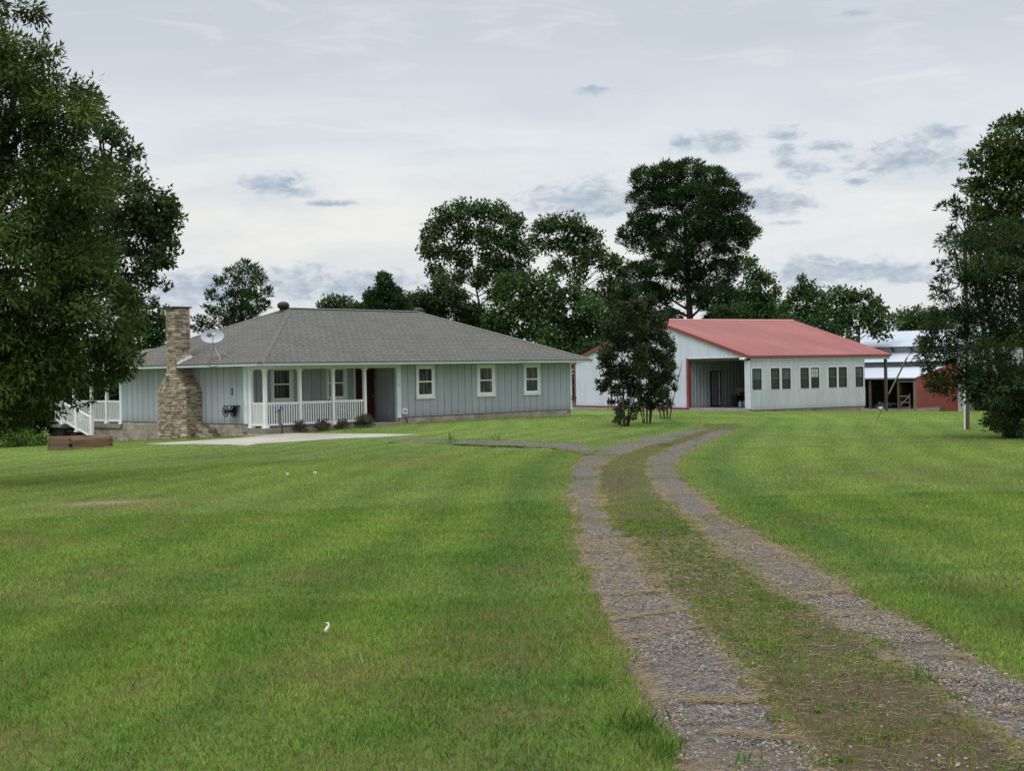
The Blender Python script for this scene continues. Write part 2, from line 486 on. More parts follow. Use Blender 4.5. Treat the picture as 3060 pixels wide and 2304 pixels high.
def thing(name, label, cat, loc=(0, 0, 0), rz=0.0, group=None):
    o = bpy.data.objects.new(name, None)
    o.empty_display_size = 0.3
    COL.objects.link(o)
    o.location = loc
    o.rotation_euler = (0, 0, rz)
    return tag(o, label, cat, group)


def tag(o, label, cat, group=None):
    o['label'] = label
    o['category'] = cat
    if group:
        o['group'] = group
    return o


def kind(o, k, label=None, cat=None):
    o['kind'] = k
    if label:
        o['label'] = label
    if cat:
        o['category'] = cat
    return o


def raw_mesh(name, verts, faces_flat, loop_start, loop_total, mat, vcol=None):
    """fast mesh from numpy arrays"""
    me = bpy.data.meshes.new(name)
    me.vertices.add(len(verts))
    me.vertices.foreach_set('co', np.ascontiguousarray(verts, dtype=np.float32).ravel())
    me.loops.add(len(faces_flat))
    me.loops.foreach_set('vertex_index', np.ascontiguousarray(faces_flat, dtype=np.int32))
    me.polygons.add(len(loop_start))
    me.polygons.foreach_set('loop_start', np.ascontiguousarray(loop_start, dtype=np.int32))
    if vcol is not None:
        at = me.color_attributes.new('col', 'FLOAT_COLOR', 'POINT')
        c = np.ones((len(verts), 4), dtype=np.float32)
        c[:, :3] = vcol
        at.data.foreach_set('color', c.ravel())
    me.update(calc_edges=True)
    me.materials.append(mat)
    o = bpy.data.objects.new(name, me)
    COL.objects.link(o)
    return o


def poly_mesh(name, verts, nper, mat, vcol=None):
    """verts come in runs of nper making one polygon each"""
    n = len(verts) // nper
    return raw_mesh(name, verts, np.arange(n * nper), np.arange(n) * nper, None, mat, vcol)


def vn(x, y, s=0.0):
    """value noise 0..1"""
    def h(i, j):
        q = np.sin(i * 127.1 + j * 311.7 + s * 74.7) * 43758.5453
        return q - np.floor(q)
    i, j = np.floor(x), np.floor(y)
    u, v = x - i, y - j
    u, v = u * u * (3 - 2 * u), v * v * (3 - 2 * v)
    return (h(i, j) * (1 - u) + h(i + 1, j) * u) * (1 - v) + (h(i, j + 1) * (1 - u) + h(i + 1, j + 1) * u) * v


def fbm(x, y, s=0.0, o=4):
    t, a, k = 0, 0.5, 0.0
    for q in range(o):
        t = t + a * vn(x * 2 ** q, y * 2 ** q, s + q * 3.1)
        k += a
        a *= 0.5
    return t / k

# ------------------------------------------------------------------ terrain
CTRL = np.array([(0.0,0.0,0.00),(-4.0,8.0,-0.05),(4.0,8.0,0.00),(0.0,15.0,-0.12),(0.0,25.0,-0.25),(9.0,25.0,-0.20),(-10.0,25.0,-0.42),(5.0,36.0,-0.35),(-5.0,38.0,-0.48),(-14.0,38.0,-0.80),(13.0,48.0,-0.55),(20.0,40.0,-0.50),(-19.0,52.0,-0.98),(-8.0,-10.0,0.00),(8.0,-10.0,0.00),(-4.4,57.9,-0.33),(2.8,65.5,-0.41),(-9.1,52.5,-0.48),(-6.9,54.4,-0.44),(-13.1,55.0,-0.72),(-15.7,57.2,-0.86),(-16.8,59.5,-1.00),(-21.8,62.9,-1.20),(4.5,89.8,-0.80),(10.3,80.0,-0.72),(13.0,75.1,-0.65),(20.5,79.5,-0.92),(22.0,80.5,-0.97),(29.0,90.0,-1.40),(-60.0,70.0,-2.00),(60.0,70.0,-1.30),(60.0,130.0,-2.00),(0.0,130.0,-1.50),(-60.0,130.0,-2.20),(60.0,10.0,0.00),(-60.0,10.0,-0.60)])
_X = CTRL[:, :2]


def _U(r2):
    return np.where(r2 > 0, .5 * r2 * np.log(np.maximum(r2, 1e-12)), 0)


_n = len(CTRL)
_K = _U(((_X[:, None] - _X[None]) ** 2).sum(-1)) + np.eye(_n) * 40
_P = np.c_[np.ones(_n), _X]
_S = np.linalg.solve(np.block([[_K, _P], [_P.T, np.zeros((3, 3))]]), np.r_[CTRL[:, 2], 0, 0, 0])


def gz(x, y):
    x, y = np.broadcast_arrays(np.asarray(x, float), np.asarray(y, float))
    cx, cy = np.clip(x, -60, 60), np.clip(y, -10, 130)
    out = np.empty(cx.shape)
    fx, fy, fo = cx.ravel(), cy.ravel(), out.ravel() if out.ndim else None
    res = np.empty(fx.size)
    for i in range(0, fx.size, 200000):
        a, b = fx[i:i + 200000], fy[i:i + 200000]
        r2 = (a[:, None] - _X[:, 0]) ** 2 + (b[:, None] - _X[:, 1]) ** 2
        res[i:i + 200000] = _U(r2) @ _S[:_n] + _S[_n] + _S[_n + 1] * a + _S[_n + 2] * b
    res = res + 0.025 * (vn(fx * .45, fy * .45, 5) - .5) + 0.012 * (vn(fx * 1.7, fy * 1.7, 9) - .5)
    return res.reshape(cx.shape)


def g1(x, y):
    return float(gz(np.array([x]), np.array([y]))[0])


# driveway: edges of the two wheel tracks (world x at given y)
LL = np.array([(0.73,6.00),(0.74,6.86),(0.73,7.70),(0.69,9.10),(0.65,10.91),(0.67,13.64),(0.76,16.95),(0.89,22.38),(1.15,28.18),(1.63,33.04),(2.42,37.38),(3.70,41.91),(5.08,45.38),(7.20,51.77)])
LR = np.array([(1.34,5.95),(1.33,7.00),(1.30,8.01),(1.24,10.35),(1.18,12.17),(1.21,14.77),(1.21,18.09),(1.40,23.27),(1.77,28.71),(2.48,33.26),(3.75,38.10),(5.25,43.01),(7.64,51.76)])
RL = np.array([(2.29,6.22),(2.30,7.31),(2.27,8.58),(2.16,10.22),(2.09,12.48),(2.12,16.59),(2.32,21.86),(2.60,26.71),(3.15,31.85),(4.24,36.80),(6.09,43.82),(8.12,50.96),(9.79,58.91)])
RR = np.array([(2.76,7.49),(2.69,9.01),(2.66,10.59),(2.69,12.53),(2.65,14.90),(2.68,17.68),(2.85,21.68),(3.17,26.46),(3.84,31.52),(5.44,39.17),(7.92,48.65),(10.59,58.93)])


def track_edges(y):
    def it(p):
        return np.interp(y, p[:, 1], p[:, 0])
    return it(LL), it(LR), it(RL), it(RR)


SPT = np.array([(-3.20,45.61),(-1.94,44.92),(-0.72,44.31),(0.46,42.91),(1.58,41.86),(2.64,40.84)])
SPB = np.array([(-3.96,43.72),(-2.56,42.62),(-1.49,40.72),(-0.11,38.93),(1.16,37.50),(1.83,33.59)])
SLAB = [(-13.59,51.00),(-11.13,51.12),(-10.16,51.26),(-9.39,52.57),(-8.74,52.98),(-7.68,51.39),(-4.93,48.95),(-3.19,47.49),(-3.82,47.04),(-4.71,46.80),(-5.95,46.67),(-6.91,46.25),(-8.54,45.88),(-8.73,45.26),(-10.85,47.66),(-12.39,49.17)]
HA, HYAW = (-9.498, 52.656, -0.1107), 0.8132
BA, BYAW = (13.205, 75.220, -0.5939), 0.5399


def to_local(x, y, A, yaw):
    dx, dy = x - A[0], y - A[1]
    return dx * math.cos(yaw) + dy * math.sin(yaw), -dx * math.sin(yaw) + dy * math.cos(yaw)


def to_world(s, t, A, yaw):
    return A[0] + s * math.cos(yaw) - t * math.sin(yaw), A[1] + s * math.sin(yaw) + t * math.cos(yaw)


def in_poly(x, y, P):
    r = np.zeros(x.shape, bool)
    n = len(P)
    for i in range(n):
        (x0, y0), (x1, y1) = P[i], P[(i + 1) % n]
        c = ((y0 > y) != (y1 > y))
        xi = (x1 - x0) * (y - y0) / ((y1 - y0) if y1 != y0 else 1e-9) + x0
        r ^= c & (x < xi)
    return r


def gravelness(x, y):
    """(core of wheel tracks, whole driveway) masks 0..1"""
    a, b, c, d = track_edges(y)
    wob = (fbm(x * 2.3, y * 2.3, 3) - .5) * .34
    e = .2 + np.clip(y - 12, 0, 40) * .008
    wob = wob * (1 + np.clip(y - 14, 0, 30) * .04)

    def band(l, r):
        return np.clip(np.minimum(x - l + wob, r - x - wob) / e + .5, 0, 1)
    fade = np.clip((57 - y) / 6, 0, 1)
    core = np.maximum(band(a, b), band(c, d)) * fade
    whole = band(a - .02, d + .02) * fade
    return core, whole


def spur(x, y):
    t = np.clip((x + 4.0) / 5.8, 0, 1)
    top, bot = np.interp(x, SPT[:, 0], SPT[:, 1]), np.interp(x, SPB[:, 0], SPB[:, 1])
    wob = (fbm(x * .8, y * .8, 11) - .5) * 2.2
    m = np.clip(np.minimum(y - bot - .4 + wob, top - y - .3 - wob) / .5 + .5, 0, 1)
    return m * (x > -4.2) * (x < 2.6)


def lawn(x, y):
    """lawn colour (N,3) and dryness, mowing streaks follow the drive on both sides"""
    a, b, c, d = track_edges(y)
    side = np.where(x < (a + d) / 2, a - x, x - d)
    ph = side / 1.25 + (fbm(x * .10, y * .05, 21) - .5) * 1.6
    stripe = np.sin(ph * 2 * np.pi) * np.clip(side / 1.5, 0, 1)
    big = fbm(x * .16, y * .16, 31)
    mid = fbm(x * .7, y * .45, 41)
    fine = fbm(x * 2.6, y * 2.6, 51)
    k = 0.54 + .19 * stripe * (.5 + .8 * mid) + .55 * (big - .5) + .6 * (mid - .5) + .8 * (fine - .5)
    k = np.clip(k, 0, 1)[..., None]
    dark = np.array([.112, .208, .042])
    lite = np.array([.236, .345, .080])
    col = dark * (1 - k) + lite * k
    stripd = np.clip(1 - np.abs(side - .75 - .25 * (big - .5)) / .55, 0, 1)[..., None] * (.35 + .65 * mid[..., None])
    col = col * (1 - stripd * np.array([.42, .28, .05]))
    dry = np.clip((fbm(x * .55, y * .55, 61) - .60) * 5, 0, 1) * .8
    dry = np.maximum(dry, np.clip((fbm(x * 1.8, y * 1.2, 71) - .66) * 6, 0, 1))
    near = np.clip(1 - side / .35, 0, 1) * (side > -.2)
    dry = np.maximum(dry * .75, near * .5 * (mid + .3))
    for px, py, pr in ((-1.35, 9.2, .22), (-1.0, 8.2, .42), (-6.84, 22.9, .9), (-6.0, 22.2, .9), (-2.5, 33.0, 1.2), (-.05, 8.4, .3), (-.08, 10.1, .28), (-.1, 7.0, .3), (.1, 12.6, .3), (-2.6, 6.6, .35), (-1.9, 12.5, .3)):
        q = np.exp(-(((x - px) / pr) ** 2 + ((y - py) / (pr * 1.3)) ** 2))
        dry = np.maximum(dry, q * .9)
    return col, np.clip(dry, 0, 1)


STRAW = np.array([.29, .235, .125])

xs = np.unique(np.r_[-np.geomspace(60, 1500, 22), np.arange(-60, -26, 1.2), np.arange(-26, 32, .42), np.arange(32, 60, 1.2), np.geomspace(60, 1500, 22)])
ys = np.unique(np.r_[-np.geomspace(10, 800, 14), np.arange(-10, 4, 1.0), np.arange(4, 66, .42), np.arange(66, 130, 1.2), np.geomspace(130, 1500, 20)])
GX, GY = np.meshgrid(xs, ys)
GZ = gz(GX, GY)
rad = np.maximum(np.abs(GX) - 60, 0) + np.maximum(np.maximum(GY - 130, -10 - GY), 0)
GZ = GZ - np.minimum(rad * .01, 4)
lc, ld = lawn(GX, GY)
core, whole = gravelness(GX, GY)
GZ = GZ - .07 * np.maximum(whole, spur(GX, GY))
gc = lc * (1 - ld[..., None] * .6) + STRAW * ld[..., None] * .6
gc = gc * .42 + np.array([.075, .06, .03]) * .2
bare = np.exp(-((GX + 6.84) / .7) ** 2 - ((GY - 22.9) / .5) ** 2)[..., None]
gc = gc * (1 - bare) + np.array([.25, .195, .13]) * bare
far = np.clip((np.hypot(GX, GY) - 25) / 30, 0, 1)[..., None]
gc = gc * (1 - far) + (lc * (1 - ld[..., None] * .5) + STRAW * ld[..., None] * .5) * .66 * far
ny, nx = GX.shape
idx = np.arange(nx * ny).reshape(ny, nx)
q = np.stack([idx[:-1, :-1], idx[:-1, 1:], idx[1:, 1:], idx[1:, :-1]], -1).reshape(-1)
ground = raw_mesh('ground', np.stack([GX, GY, GZ], -1).reshape(-1, 3), q, np.arange(len(q) // 4) * 4, None, M_GROUND, gc.reshape(-1, 3))
kind(ground, 'structure', 'mown lawn ground falling gently towards the house and barns', 'ground')

# ---- gravel driveway sheet with its overgrown middle, and the spur to the concrete pad
rows = np.r_[np.arange(1.0, 12, .10), np.arange(12, 26, .16), np.arange(26, 57.5, .3)]
nu = 54
u = np.linspace(0, 1, nu)
a, b, c, d = track_edges(rows)
fade = np.clip((57.5 - rows) / 9, 0, 1) ** .6
mid_ = (a + d) / 2
wl = (fbm(rows * .9, rows * 0, 81) - .5) * .5 + .16
wr = (fbm(rows * .9, rows * 0, 83) - .5) * .5 + .16
xl = mid_ + (a - wl - mid_) * (.25 + .75 * fade)
xr = mid_ + (d + wr - mid_) * (.25 + .75 * fade)
DX = xl[:, None] + (xr - xl)[:, None] * u[None]
DY = np.repeat(rows[:, None], nu, 1)
core, whole = gravelness(DX, DY)
_, whole_ = gravelness(DX, DY)
DZ = gz(DX, DY) - .055 + .055 * whole_ - .012 * core + .015 * (vn(DX * 5, DY * 5, 2) - .5)
A_, B_, C_, D_ = [e[:, None] for e in (a, b, c, d)]
ed = np.exp(-(np.minimum.reduce([np.abs(DX - A_), np.abs(DX - B_), np.abs(DX - C_), np.abs(DX - D_)]) / .10) ** 2) * .75
for ly in (6.75, 7.5, 8.35, 9.25, 9.9, 10.9, 12.4, 14.0):           # straw washed into bands across the tracks
    wv = ly + .22 * np.sin(DX * 3.1 + ly) + .12 * (vn(DX * 3, DY * 0 + ly, 4) - .5)
    ed = np.maximum(ed, np.exp(-((DY - wv) / .05) ** 2) * core * np.clip(vn(DX * 3.2 + ly * 7, DY * 0, 6) * 2.4 - .75, 0, .85))
grs = np.clip((DY - 10) / 25, 0, .30) * (1 - core) + np.clip((DY - 46) / 9, 0, 1) * .5 + .22 * (1 - core) + core * np.clip((DY - 10) / 30, .15, .5) * np.clip((fbm(DX * .9, DY * .45, 141) - .42) * 5, 0, 1)
idx = np.arange(DX.size).reshape(DX.shape)
q = np.stack([idx[:-1, :-1], idx[:-1, 1:], idx[1:, 1:], idx[1:, :-1]], -1).reshape(-1)
vv = np.stack([DX, DY, DZ], -1).reshape(-1, 3)
cc = np.stack([core, ed, grs], -1).reshape(-1, 3)
sx = np.linspace(-4.1, 2.1, 60)
st_, sb_ = np.interp(sx, SPT[:, 0], SPT[:, 1]), np.interp(sx, SPB[:, 0], SPB[:, 1])
sv = np.linspace(0, 1, 30)
wb_ = (fbm(sx * .9, sx * 0, 91) - .5) * 1.6
wt_ = (fbm(sx * .9, sx * 0, 93) - .5) * 1.2
SX = np.repeat(sx[:, None], 30, 1)
SY = (sb_ + wb_ + .5)[:, None] + ((st_ + wt_) - (sb_ + wb_ + .5))[:, None] * sv[None]
SZ = gz(SX, SY) - .01
k2 = np.arange(SX.size).reshape(SX.shape) + len(vv)
q2 = np.stack([k2[:-1, :-1], k2[1:, :-1], k2[1:, 1:], k2[:-1, 1:]], -1).reshape(-1)
e2_ = np.exp(-(np.minimum(sv, 1 - sv) / .18) ** 2)[None] * np.ones_like(SX)
c2_ = np.stack([.72 - .5 * e2_, .15 + .4 * e2_, .22 + .45 * e2_ + .15 * (SX < -1)], -1).reshape(-1, 3)
vv = np.r_[vv, np.stack([SX, SY, SZ], -1).reshape(-1, 3)]
cc = np.r_[cc, c2_]
q = np.r_[q, q2]
drive = raw_mesh('gravel_driveway', vv, q, np.arange(len(q) // 4) * 4, None, M_GRAVEL, cc)
kind(drive, 'structure', 'two gravel wheel tracks curving across the lawn with a weedy middle', 'driveway')

# ---- concrete pad in front of the porch
mb = MB()
pz = [(x, y, g1(x, y) + .035) for x, y in SLAB]
mb.face(pz[::-1])
for i in range(len(pz)):
    p, r_ = pz[i], pz[(i + 1) % len(pz)]
    mb.face([p, r_, (r_[0], r_[1], r_[2] - .3), (p[0], p[1], p[2] - .3)])
pad = mb.build('concrete_pad', M_CONC)
bm = __import__('bmesh').new()
bm.from_mesh(pad.data)
__import__('bmesh').ops.triangulate(bm, faces=[f for f in bm.faces if len(f.verts) > 4])
bm.to_mesh(pad.data)
bm.free()
kind(pad, 'structure', 'pale concrete pad in the grass before the porch', 'concrete pad')


# ------------------------------------------------------------------ house
house = thing('house', 'low blue grey ranch house with a grey hip roof and a stone chimney', 'house', HA, HYAW)
H, EO, HW, HL, RH = 2.25, 0.736, 10.384, 17.946, 2.4386
ZE = H + .125


def panels(mb, P, L, zb, zt, pat, holes=()):
    """vertical panel wall; P(u, depth, z) maps to local space; pat = [(u0,u1,d0,d1)]"""
    cuts = sorted({round(x, 4) for h in holes for x in h[:2]})
    for u0, u1, d0, d1 in pat:
        if u0 >= L:
            break
        if u1 > L:
            d1 = d0 + (d1 - d0) * (L - u0) / (u1 - u0)
            u1 = L
        cs = [u0] + [c for c in cuts if u0 < c < u1] + [u1]
        for a, b in zip(cs[:-1], cs[1:]):
            k0 = (a - u0) / (u1 - u0) if u1 > u0 else 0
            k1 = (b - u0) / (u1 - u0) if u1 > u0 else 1
            e0, e1 = d0 + (d1 - d0) * k0, d0 + (d1 - d0) * k1
            m = (a + b) / 2
            spans = [(None, None)]
            hz = sorted([(h[2], h[3]) for h in holes if h[0] <= m <= h[1]])
            segs, lo = [], None
            for z0, z1 in hz:
                segs.append((lo, z0))
                lo = z1
            segs.append((lo, None))
            for s0, s1 in segs:
                za, zb_ = (zb(a), zb(b)) if s0 is None else (s0, s0)
                zc, zd = (zt(b), zt(a)) if s1 is None else (s1, s1)
                mb.face([P(a, e0, za), P(b, e1, zb_), P(b, e1, zc), P(a, e0, zd)])


def boards(L, wd=.425, gap=.028, dep=.05, off=0.0):
    out, x = [], -off
    while x < L:
        a, b = max(x, 0), x + wd - gap
        if b > a:
            out.append((a, b, 0, 0))
        if x + wd - gap >= 0:
            out += [(b, b, 0, -dep), (b, x + wd, -dep, -dep), (x + wd, x + wd, -dep, 0)]
        x += wd
    return out


def ribs(L, per=.23, off=0.0, h=.024):
    out, x = [], -off
    while x < L:
        for a, b, d0, d1 in ((0, .07, 0, 0), (.07, .08, 0, .006), (.08, .09, .006, 0), (.09, per - .062, 0, 0), (per - .062, per - .045, 0, h), (per - .045, per - .017, h, h), (per - .017, per, h, 0)):
            if x + b > 0:
                out.append((max(x + a, 0), x + b, d0, d1))
        x += per
    return out


def PF(s0, t0):                          # plane facing the front (-t)
    return lambda u, d, z: (s0 + u, t0 - d, z)


def PL(s0, t0):                          # plane facing left (-s), u runs back
    return lambda u, d, z: (s0 - d, t0 + u, z)


def PR(s0, t0):                          # plane facing right (+s)
    return lambda u, d, z: (s0 + d, t0 + u, z)


def PB(s0, t0):                          # plane facing back (+t)
    return lambda u, d, z: (s0 + u, t0 + d, z)


def pbox(mb, P, u0, u1, d0, d1, z0, z1):
    mb.box(P(u0, d0, z0), P(u1, d1, z1))


c0 = lambda v: (lambda u: v)


def wall(parent, name, P, L, z0, z1, pat, mat, holes=()):
    mb = MB()
    panels(mb, P, L, z0 if callable(z0) else c0(z0), z1 if callable(z1) else c0(z1), pat, holes)
    return mb.build(name, mat, parent)


# walls of painted boards
wall(house, 'left_wall', PL(0, 1.1), 9.28, 0.0, H + .1, boards(9.28, off=.1), M_SIDING)
wall(house, 'front_wall', PF(6.9, 0), 11.05, 0.02, H + .1, boards(11.05, off=.33), M_SIDING)
wall(house, 'right_wall', PR(HL, 0), HW, 0.02, H + .1, boards(HW), M_SIDING)
wall(house, 'rear_wall', PB(0, HW), HL, 0.0, H + .1, boards(HL), M_SIDING)
wall(house, 'porch_wall', PF(0.0, 1.5), 6.9, -.14, H, boards(6.9, wd=.46, off=.2), M_SIDING, [(5.84, 6.80, -.2, 2.08)])
wall(house, 'porch_wall', PL(6.9, .1), 1.4, -.14, H, boards(1.4, wd=.38, off=.1), M_SIDING)
# foundation of concrete block with uv in metres
mb = MB()


def blockface(P, L, z0, z1):
    mb.face([P(0, 0, z0), P(L, 0, z0), P(L, 0, z1), P(0, 0, z1)], [(0, z0), (L, z0), (L, z1), (0, z1)])


blockface(PF(6.92, .03), 11.0, -1.2, .0)
blockface(PR(HL - .03, .03), HW - .06, -1.4, .0)
blockface(PL(.03, 1.1), 9.25, -1.7, -.02)
blockface(PF(-.02, -.02), 6.93, -1.2, -.165)
blockface(PL(-.02, -.02), 1.15, -1.3, -.165)
blockface(PL(.04, 10.35), 4.75, -2.0, -.13)
blockface(PB(.03, HW - .03), HL - .06, -2, 0)
mb.build('foundation', M_BLOCK, house)
mb = MB()
mb.box((-.03, -.03, -.32), (6.93, 1.52, -.161))
mb.build('porch_floor', M_CONC2, house)
mb = MB()
mb.face([(-EO + .03, -EO + .03, H + .012), (HL + EO - .03, -EO + .03, H + .012), (HL + EO - .03, HW + EO - .03, H + .012), (-EO + .03, HW + EO - .03, H + .012)])
mb.build('soffit', M_SOFFIT, house)
# white corner boards, porch beam and lintel
for a_, b_ in (((-.03, 1.10, -.0), (.06, 1.36, H + .01)), ((.0, 1.0, -.16), (.10, 1.098, H + .01)), ((6.77, -.03, .0), (7.0, .10, H + .01)),
               ((6.86, .102, -.15), (6.97, .22, H + .01)), ((HL - .10, -.03, .0), (HL + .03, .10, H + .01)), ((-.03, HW - .10, .0), (.08, HW + .02, H + .01))):
    mb = MB()
    mb.box(a_, b_)
    mb.build('corner_trim', M_TRIM, house)
mb = MB()
mb.box((5.68, 1.45, -.15), (5.76, 1.53, 2.12))
mb.build('door_casing', M_TRIM, house)
mb = MB()
mb.box((-.04, -.05, 2.115), (6.80, .09, H + .008))
mb.box((-.04, .10, 2.115), (.09, 1.12, H + .008))
mb.build('porch_beam', M_TRIM, house)

# hip roof: four slopes with uv in metres (u along the eave, v up the slope)
hw = HW / 2
ZR = H + .13 + RH
E = [(-EO - .02, -EO - .02, ZE), (HL + EO + .02, -EO - .02, ZE), (HL + EO + .02, HW + EO + .02, ZE), (-EO - .02, HW + EO + .02, ZE)]
RA, RB = (hw, hw, ZR), (HL - hw, hw, ZR)
mb = MB()


def slope(pts, o, ax):
    o, ax = Vector(o), Vector(ax).normalized()
    uv = []
    for p in pts:
        dd = Vector(p) - o
        uu = dd.dot(ax)
        uv.append((uu, (dd - ax * uu).length))
    mb.face(pts, uv)


slope([E[0], E[1], RB, RA], E[0], (1, 0, 0))
slope([E[3], E[0], RA], E[3], (0, -1, 0))
slope([E[1], E[2], RB], E[1], (0, 1, 0))
slope([E[2], E[3], RA, RB], E[2], (-1, 0, 0))
roof = mb.build('roof', M_SHINGLE, house)
mb = MB()
rs = random.Random(4)
for p, r_ in ((E[0], RA), (E[3], RA), (E[1], RB), (E[2], RB), (RA, RB)):   # overlapping cap shingles
    p, r_ = Vector(p), Vector(r_)
    n = int((r_ - p).length / .16)
    for i in range(n):
        k0, k1 = i / n, (i + 1.25) / n
        q0, q1 = p.lerp(r_, k0), p.lerp(r_, min(k1, 1))
        dirv = (r_ - p).normalized()
        sd_ = Vector((-dirv.y, dirv.x, 0)).normalized() * .17
        dz = Vector((0, 0, -.055))
        up0, up1 = Vector((0, 0, .032)), Vector((0, 0, .016))
        mb.face([q0 + up0, q1 + up1, q1 + sd_ + dz + up1, q0 + sd_ + dz + up0])
        mb.face([q1 + up1, q0 + up0, q0 - sd_ + dz + up0, q1 - sd_ + dz + up1])
mb.build('ridge_cap', M_CAP, roof)
# fascia boards (broken where the chimney passes) and dark drip edge
mb = MB()
fz0, fz1 = H, H + .105
mb.box((-EO - .0, -EO, fz0), (HL + EO, -EO + .03, fz1))
mb.box((-EO, -EO + .031, fz0), (-EO + .03, 4.88, fz1))
mb.box((-EO, 5.62, fz0), (-EO + .03, HW + EO, fz1))
mb.box((HL + EO - .03, -EO + .031, fz0), (HL + EO, HW + EO, fz1))
mb.box((-EO + .031, HW + EO - .03, fz0), (HL + EO - .031, HW + EO, fz1))
mb.build('fascia', M_FASCIA, house)
mb = MB()
dz0, dz1 = H + .106, ZE - .004
mb.box((-EO - .03, -EO - .03, dz0), (HL + EO + .03, -EO + .02, dz1))
mb.box((-EO - .03, -EO + .021, dz0), (-EO + .02, 4.88, dz1))
mb.box((-EO - .03, 5.62, dz0), (-EO + .02, HW + EO, dz1))
mb.box((HL + EO - .02, -EO + .021, dz0), (HL + EO + .03, HW + EO, dz1))
mb.build('drip_edge', M_DRIP, house)


def roof_vent(s, t, zb, zt, r):
    o = None
    mb = MB()
    h = zt - zb
    mb.lathe([(.0, h), (r * .35, h - .01), (r * .75, h - .05), (r * .97, h - .12), (r, h * .55), (r * .93, h * .38), (r * .72, h * .30), (r * .62, h * .28), (r * .62, h * .12), (r * .9, h * .02), (r * 1.25, -.06)], 20)
    return mb.build('roof_vent', M_BLACK, house, (s, t, zb), True)


roof_vent(4.93, 5.22, 4.66, 5.10, .265)
roof_vent(13.22, 5.55, 4.62, 5.03, .265)


def window(P, u0, u1, z0, z1, gu0, gu1, gz0, gz1, gm):
    """casing with two sashes and two panes"""
    mb = MB()
    pbox(mb, P, u0, gu0 - .05, 0, .035, z0, z1)
    pbox(mb, P, gu1 + .05, u1, 0, .035, z0, z1)
    pbox(mb, P, gu0 - .05, gu1 + .05, 0, .035, z0, gz0 - .05)
    pbox(mb, P, gu0 - .05, gu1 + .05, 0, .035, gz1 + .05, z1)
    pbox(mb, P, u0 - .02, u1 + .02, .0, .05, z0 - .03, z0 - .001)
    wn = mb.build('window', M_TRIM, house)
    mb = MB()
    for a, b in ((gz0, gm - .025), (gm + .025, gz1)):
        dd = .022 if a == gz0 else .03
        pbox(mb, P, gu0 - .05, gu0, .004, dd, a - .05, b + .02)
        pbox(mb, P, gu1, gu1 + .05, .004, dd, a - .05, b + .02)
        pbox(mb, P, gu0, gu1, .004, dd, a - .05, a)
        pbox(mb, P, gu0, gu1, .004, dd, b, b + .05)
    mb.build('sash', M_VINYL, wn)
    for a, b in ((gz0, gm - .025), (gm + .025, gz1)):
        mb = MB()
        pbox(mb, P, gu0 - .01, gu1 + .01, -.02, .008, a - .01, b + .01)
        mb.build('pane', M_GLASS, wn)
    return wn


for s0, s1 in ((7.87, 8.94), (11.53, 12.70), (14.58, 15.72)):
    cx_ = (s0 + s1) / 2 + .0
    window(PF(0, -.002), s0, s1, .79, 2.22, cx_ - .38, cx_ + .38, .955, 2.045, 1.50)
for s0, s1 in ((1.40, 2.52), (4.20, 5.33)):
    cx_ = (s0 + s1) / 2 - .02
    window(PF(0, 1.498), s0, s1, .80, 2.14, cx_ - .38, cx_ + .38, .96, 2.07, 1.52)

# front door with a lighter edge strip, step
mb = MB()
mb.box((5.80, 1.42, -.10), (6.76, 1.47, 2.08))
for z0, z1 in ((.12, .62), (.80, 1.30), (1.46, 1.94)):
    mb.box((5.92, 1.40, z0), (6.22, 1.425, z1))
    mb.box((6.32, 1.40, z0), (6.62, 1.425, z1))
dr = mb.build('door', M_REDDOOR, house)
mb = MB()
mb.tube([(6.69, 1.40, .93), (6.69, 1.34, .93), (6.60, 1.34, .93)], .018, 6)
mb.build('handle', M_GALV, dr)
mb = MB()
mb.box((6.76, 1.36, -.10), (6.80, 1.47, 2.1))
mb.box((5.77, 1.40, -.16), (6.80, 1.50, -.10))
mb.build('door_frame', M_GREYWOOD, dr)
mb = MB()
mb.box((5.30, -.34, -.62), (6.92, -.03, -.17))
mb.box((5.40, -.75, -.75), (7.6, -.345, -.33))
mb.build('entry_step', M_CONC2, house)

# porch posts and railings


def post(s, t, z0=-.16, z1=2.112, r=.062):
    mb = MB()
    mb.box((s - r, t - r, z0 + .02), (s + r, t + r, z1))
    for k, (e, za, zb) in enumerate(((.05, z0, z0 + .05), (.035, z0 + .051, z0 + .085), (.018, z0 + .086, z0 + .11))):
        mb.box((s - r - e, t - r - e, za), (s + r + e, t + r + e, zb))
    mb.box((s - r - .03, t - r - .03, z1 - .07), (s + r + .03, t + r + .03, z1 + .0))
    return mb.build('porch_post', M_VINYL, house)


def railing(p0, p1, zt0, zt1, zb0, zb1, n, parent=house):
    (s0, t0), (s1, t1) = p0, p1
    mb = MB()
    mb.bar((s0, t0, zt0 - .025), (s1, t1, zt1 - .025), .075, .05)
    mb.bar((s0, t0, zt0 - .07), (s1, t1, zt1 - .07), .045, .04)
    rl = mb.build('railing', M_VINYL, parent)
    mb = MB()
    mb.bar((s0, t0, zb0 + .04), (s1, t1, zb1 + .04), .05, .08)
    mb.build('bottom_rail', M_VINYL, rl)
    for i in range(n):
        k = (i + .75) / (n + .5)
        x, y = s0 + (s1 - s0) * k, t0 + (t1 - t0) * k
        mb = MB()
        mb.box((x - .019, y - .019, zb0 + (zb1 - zb0) * k + .06), (x + .019, y + .019, zt0 + (zt1 - zt0) * k - .07))
        mb.build('baluster', M_VINYL, rl)
    return rl


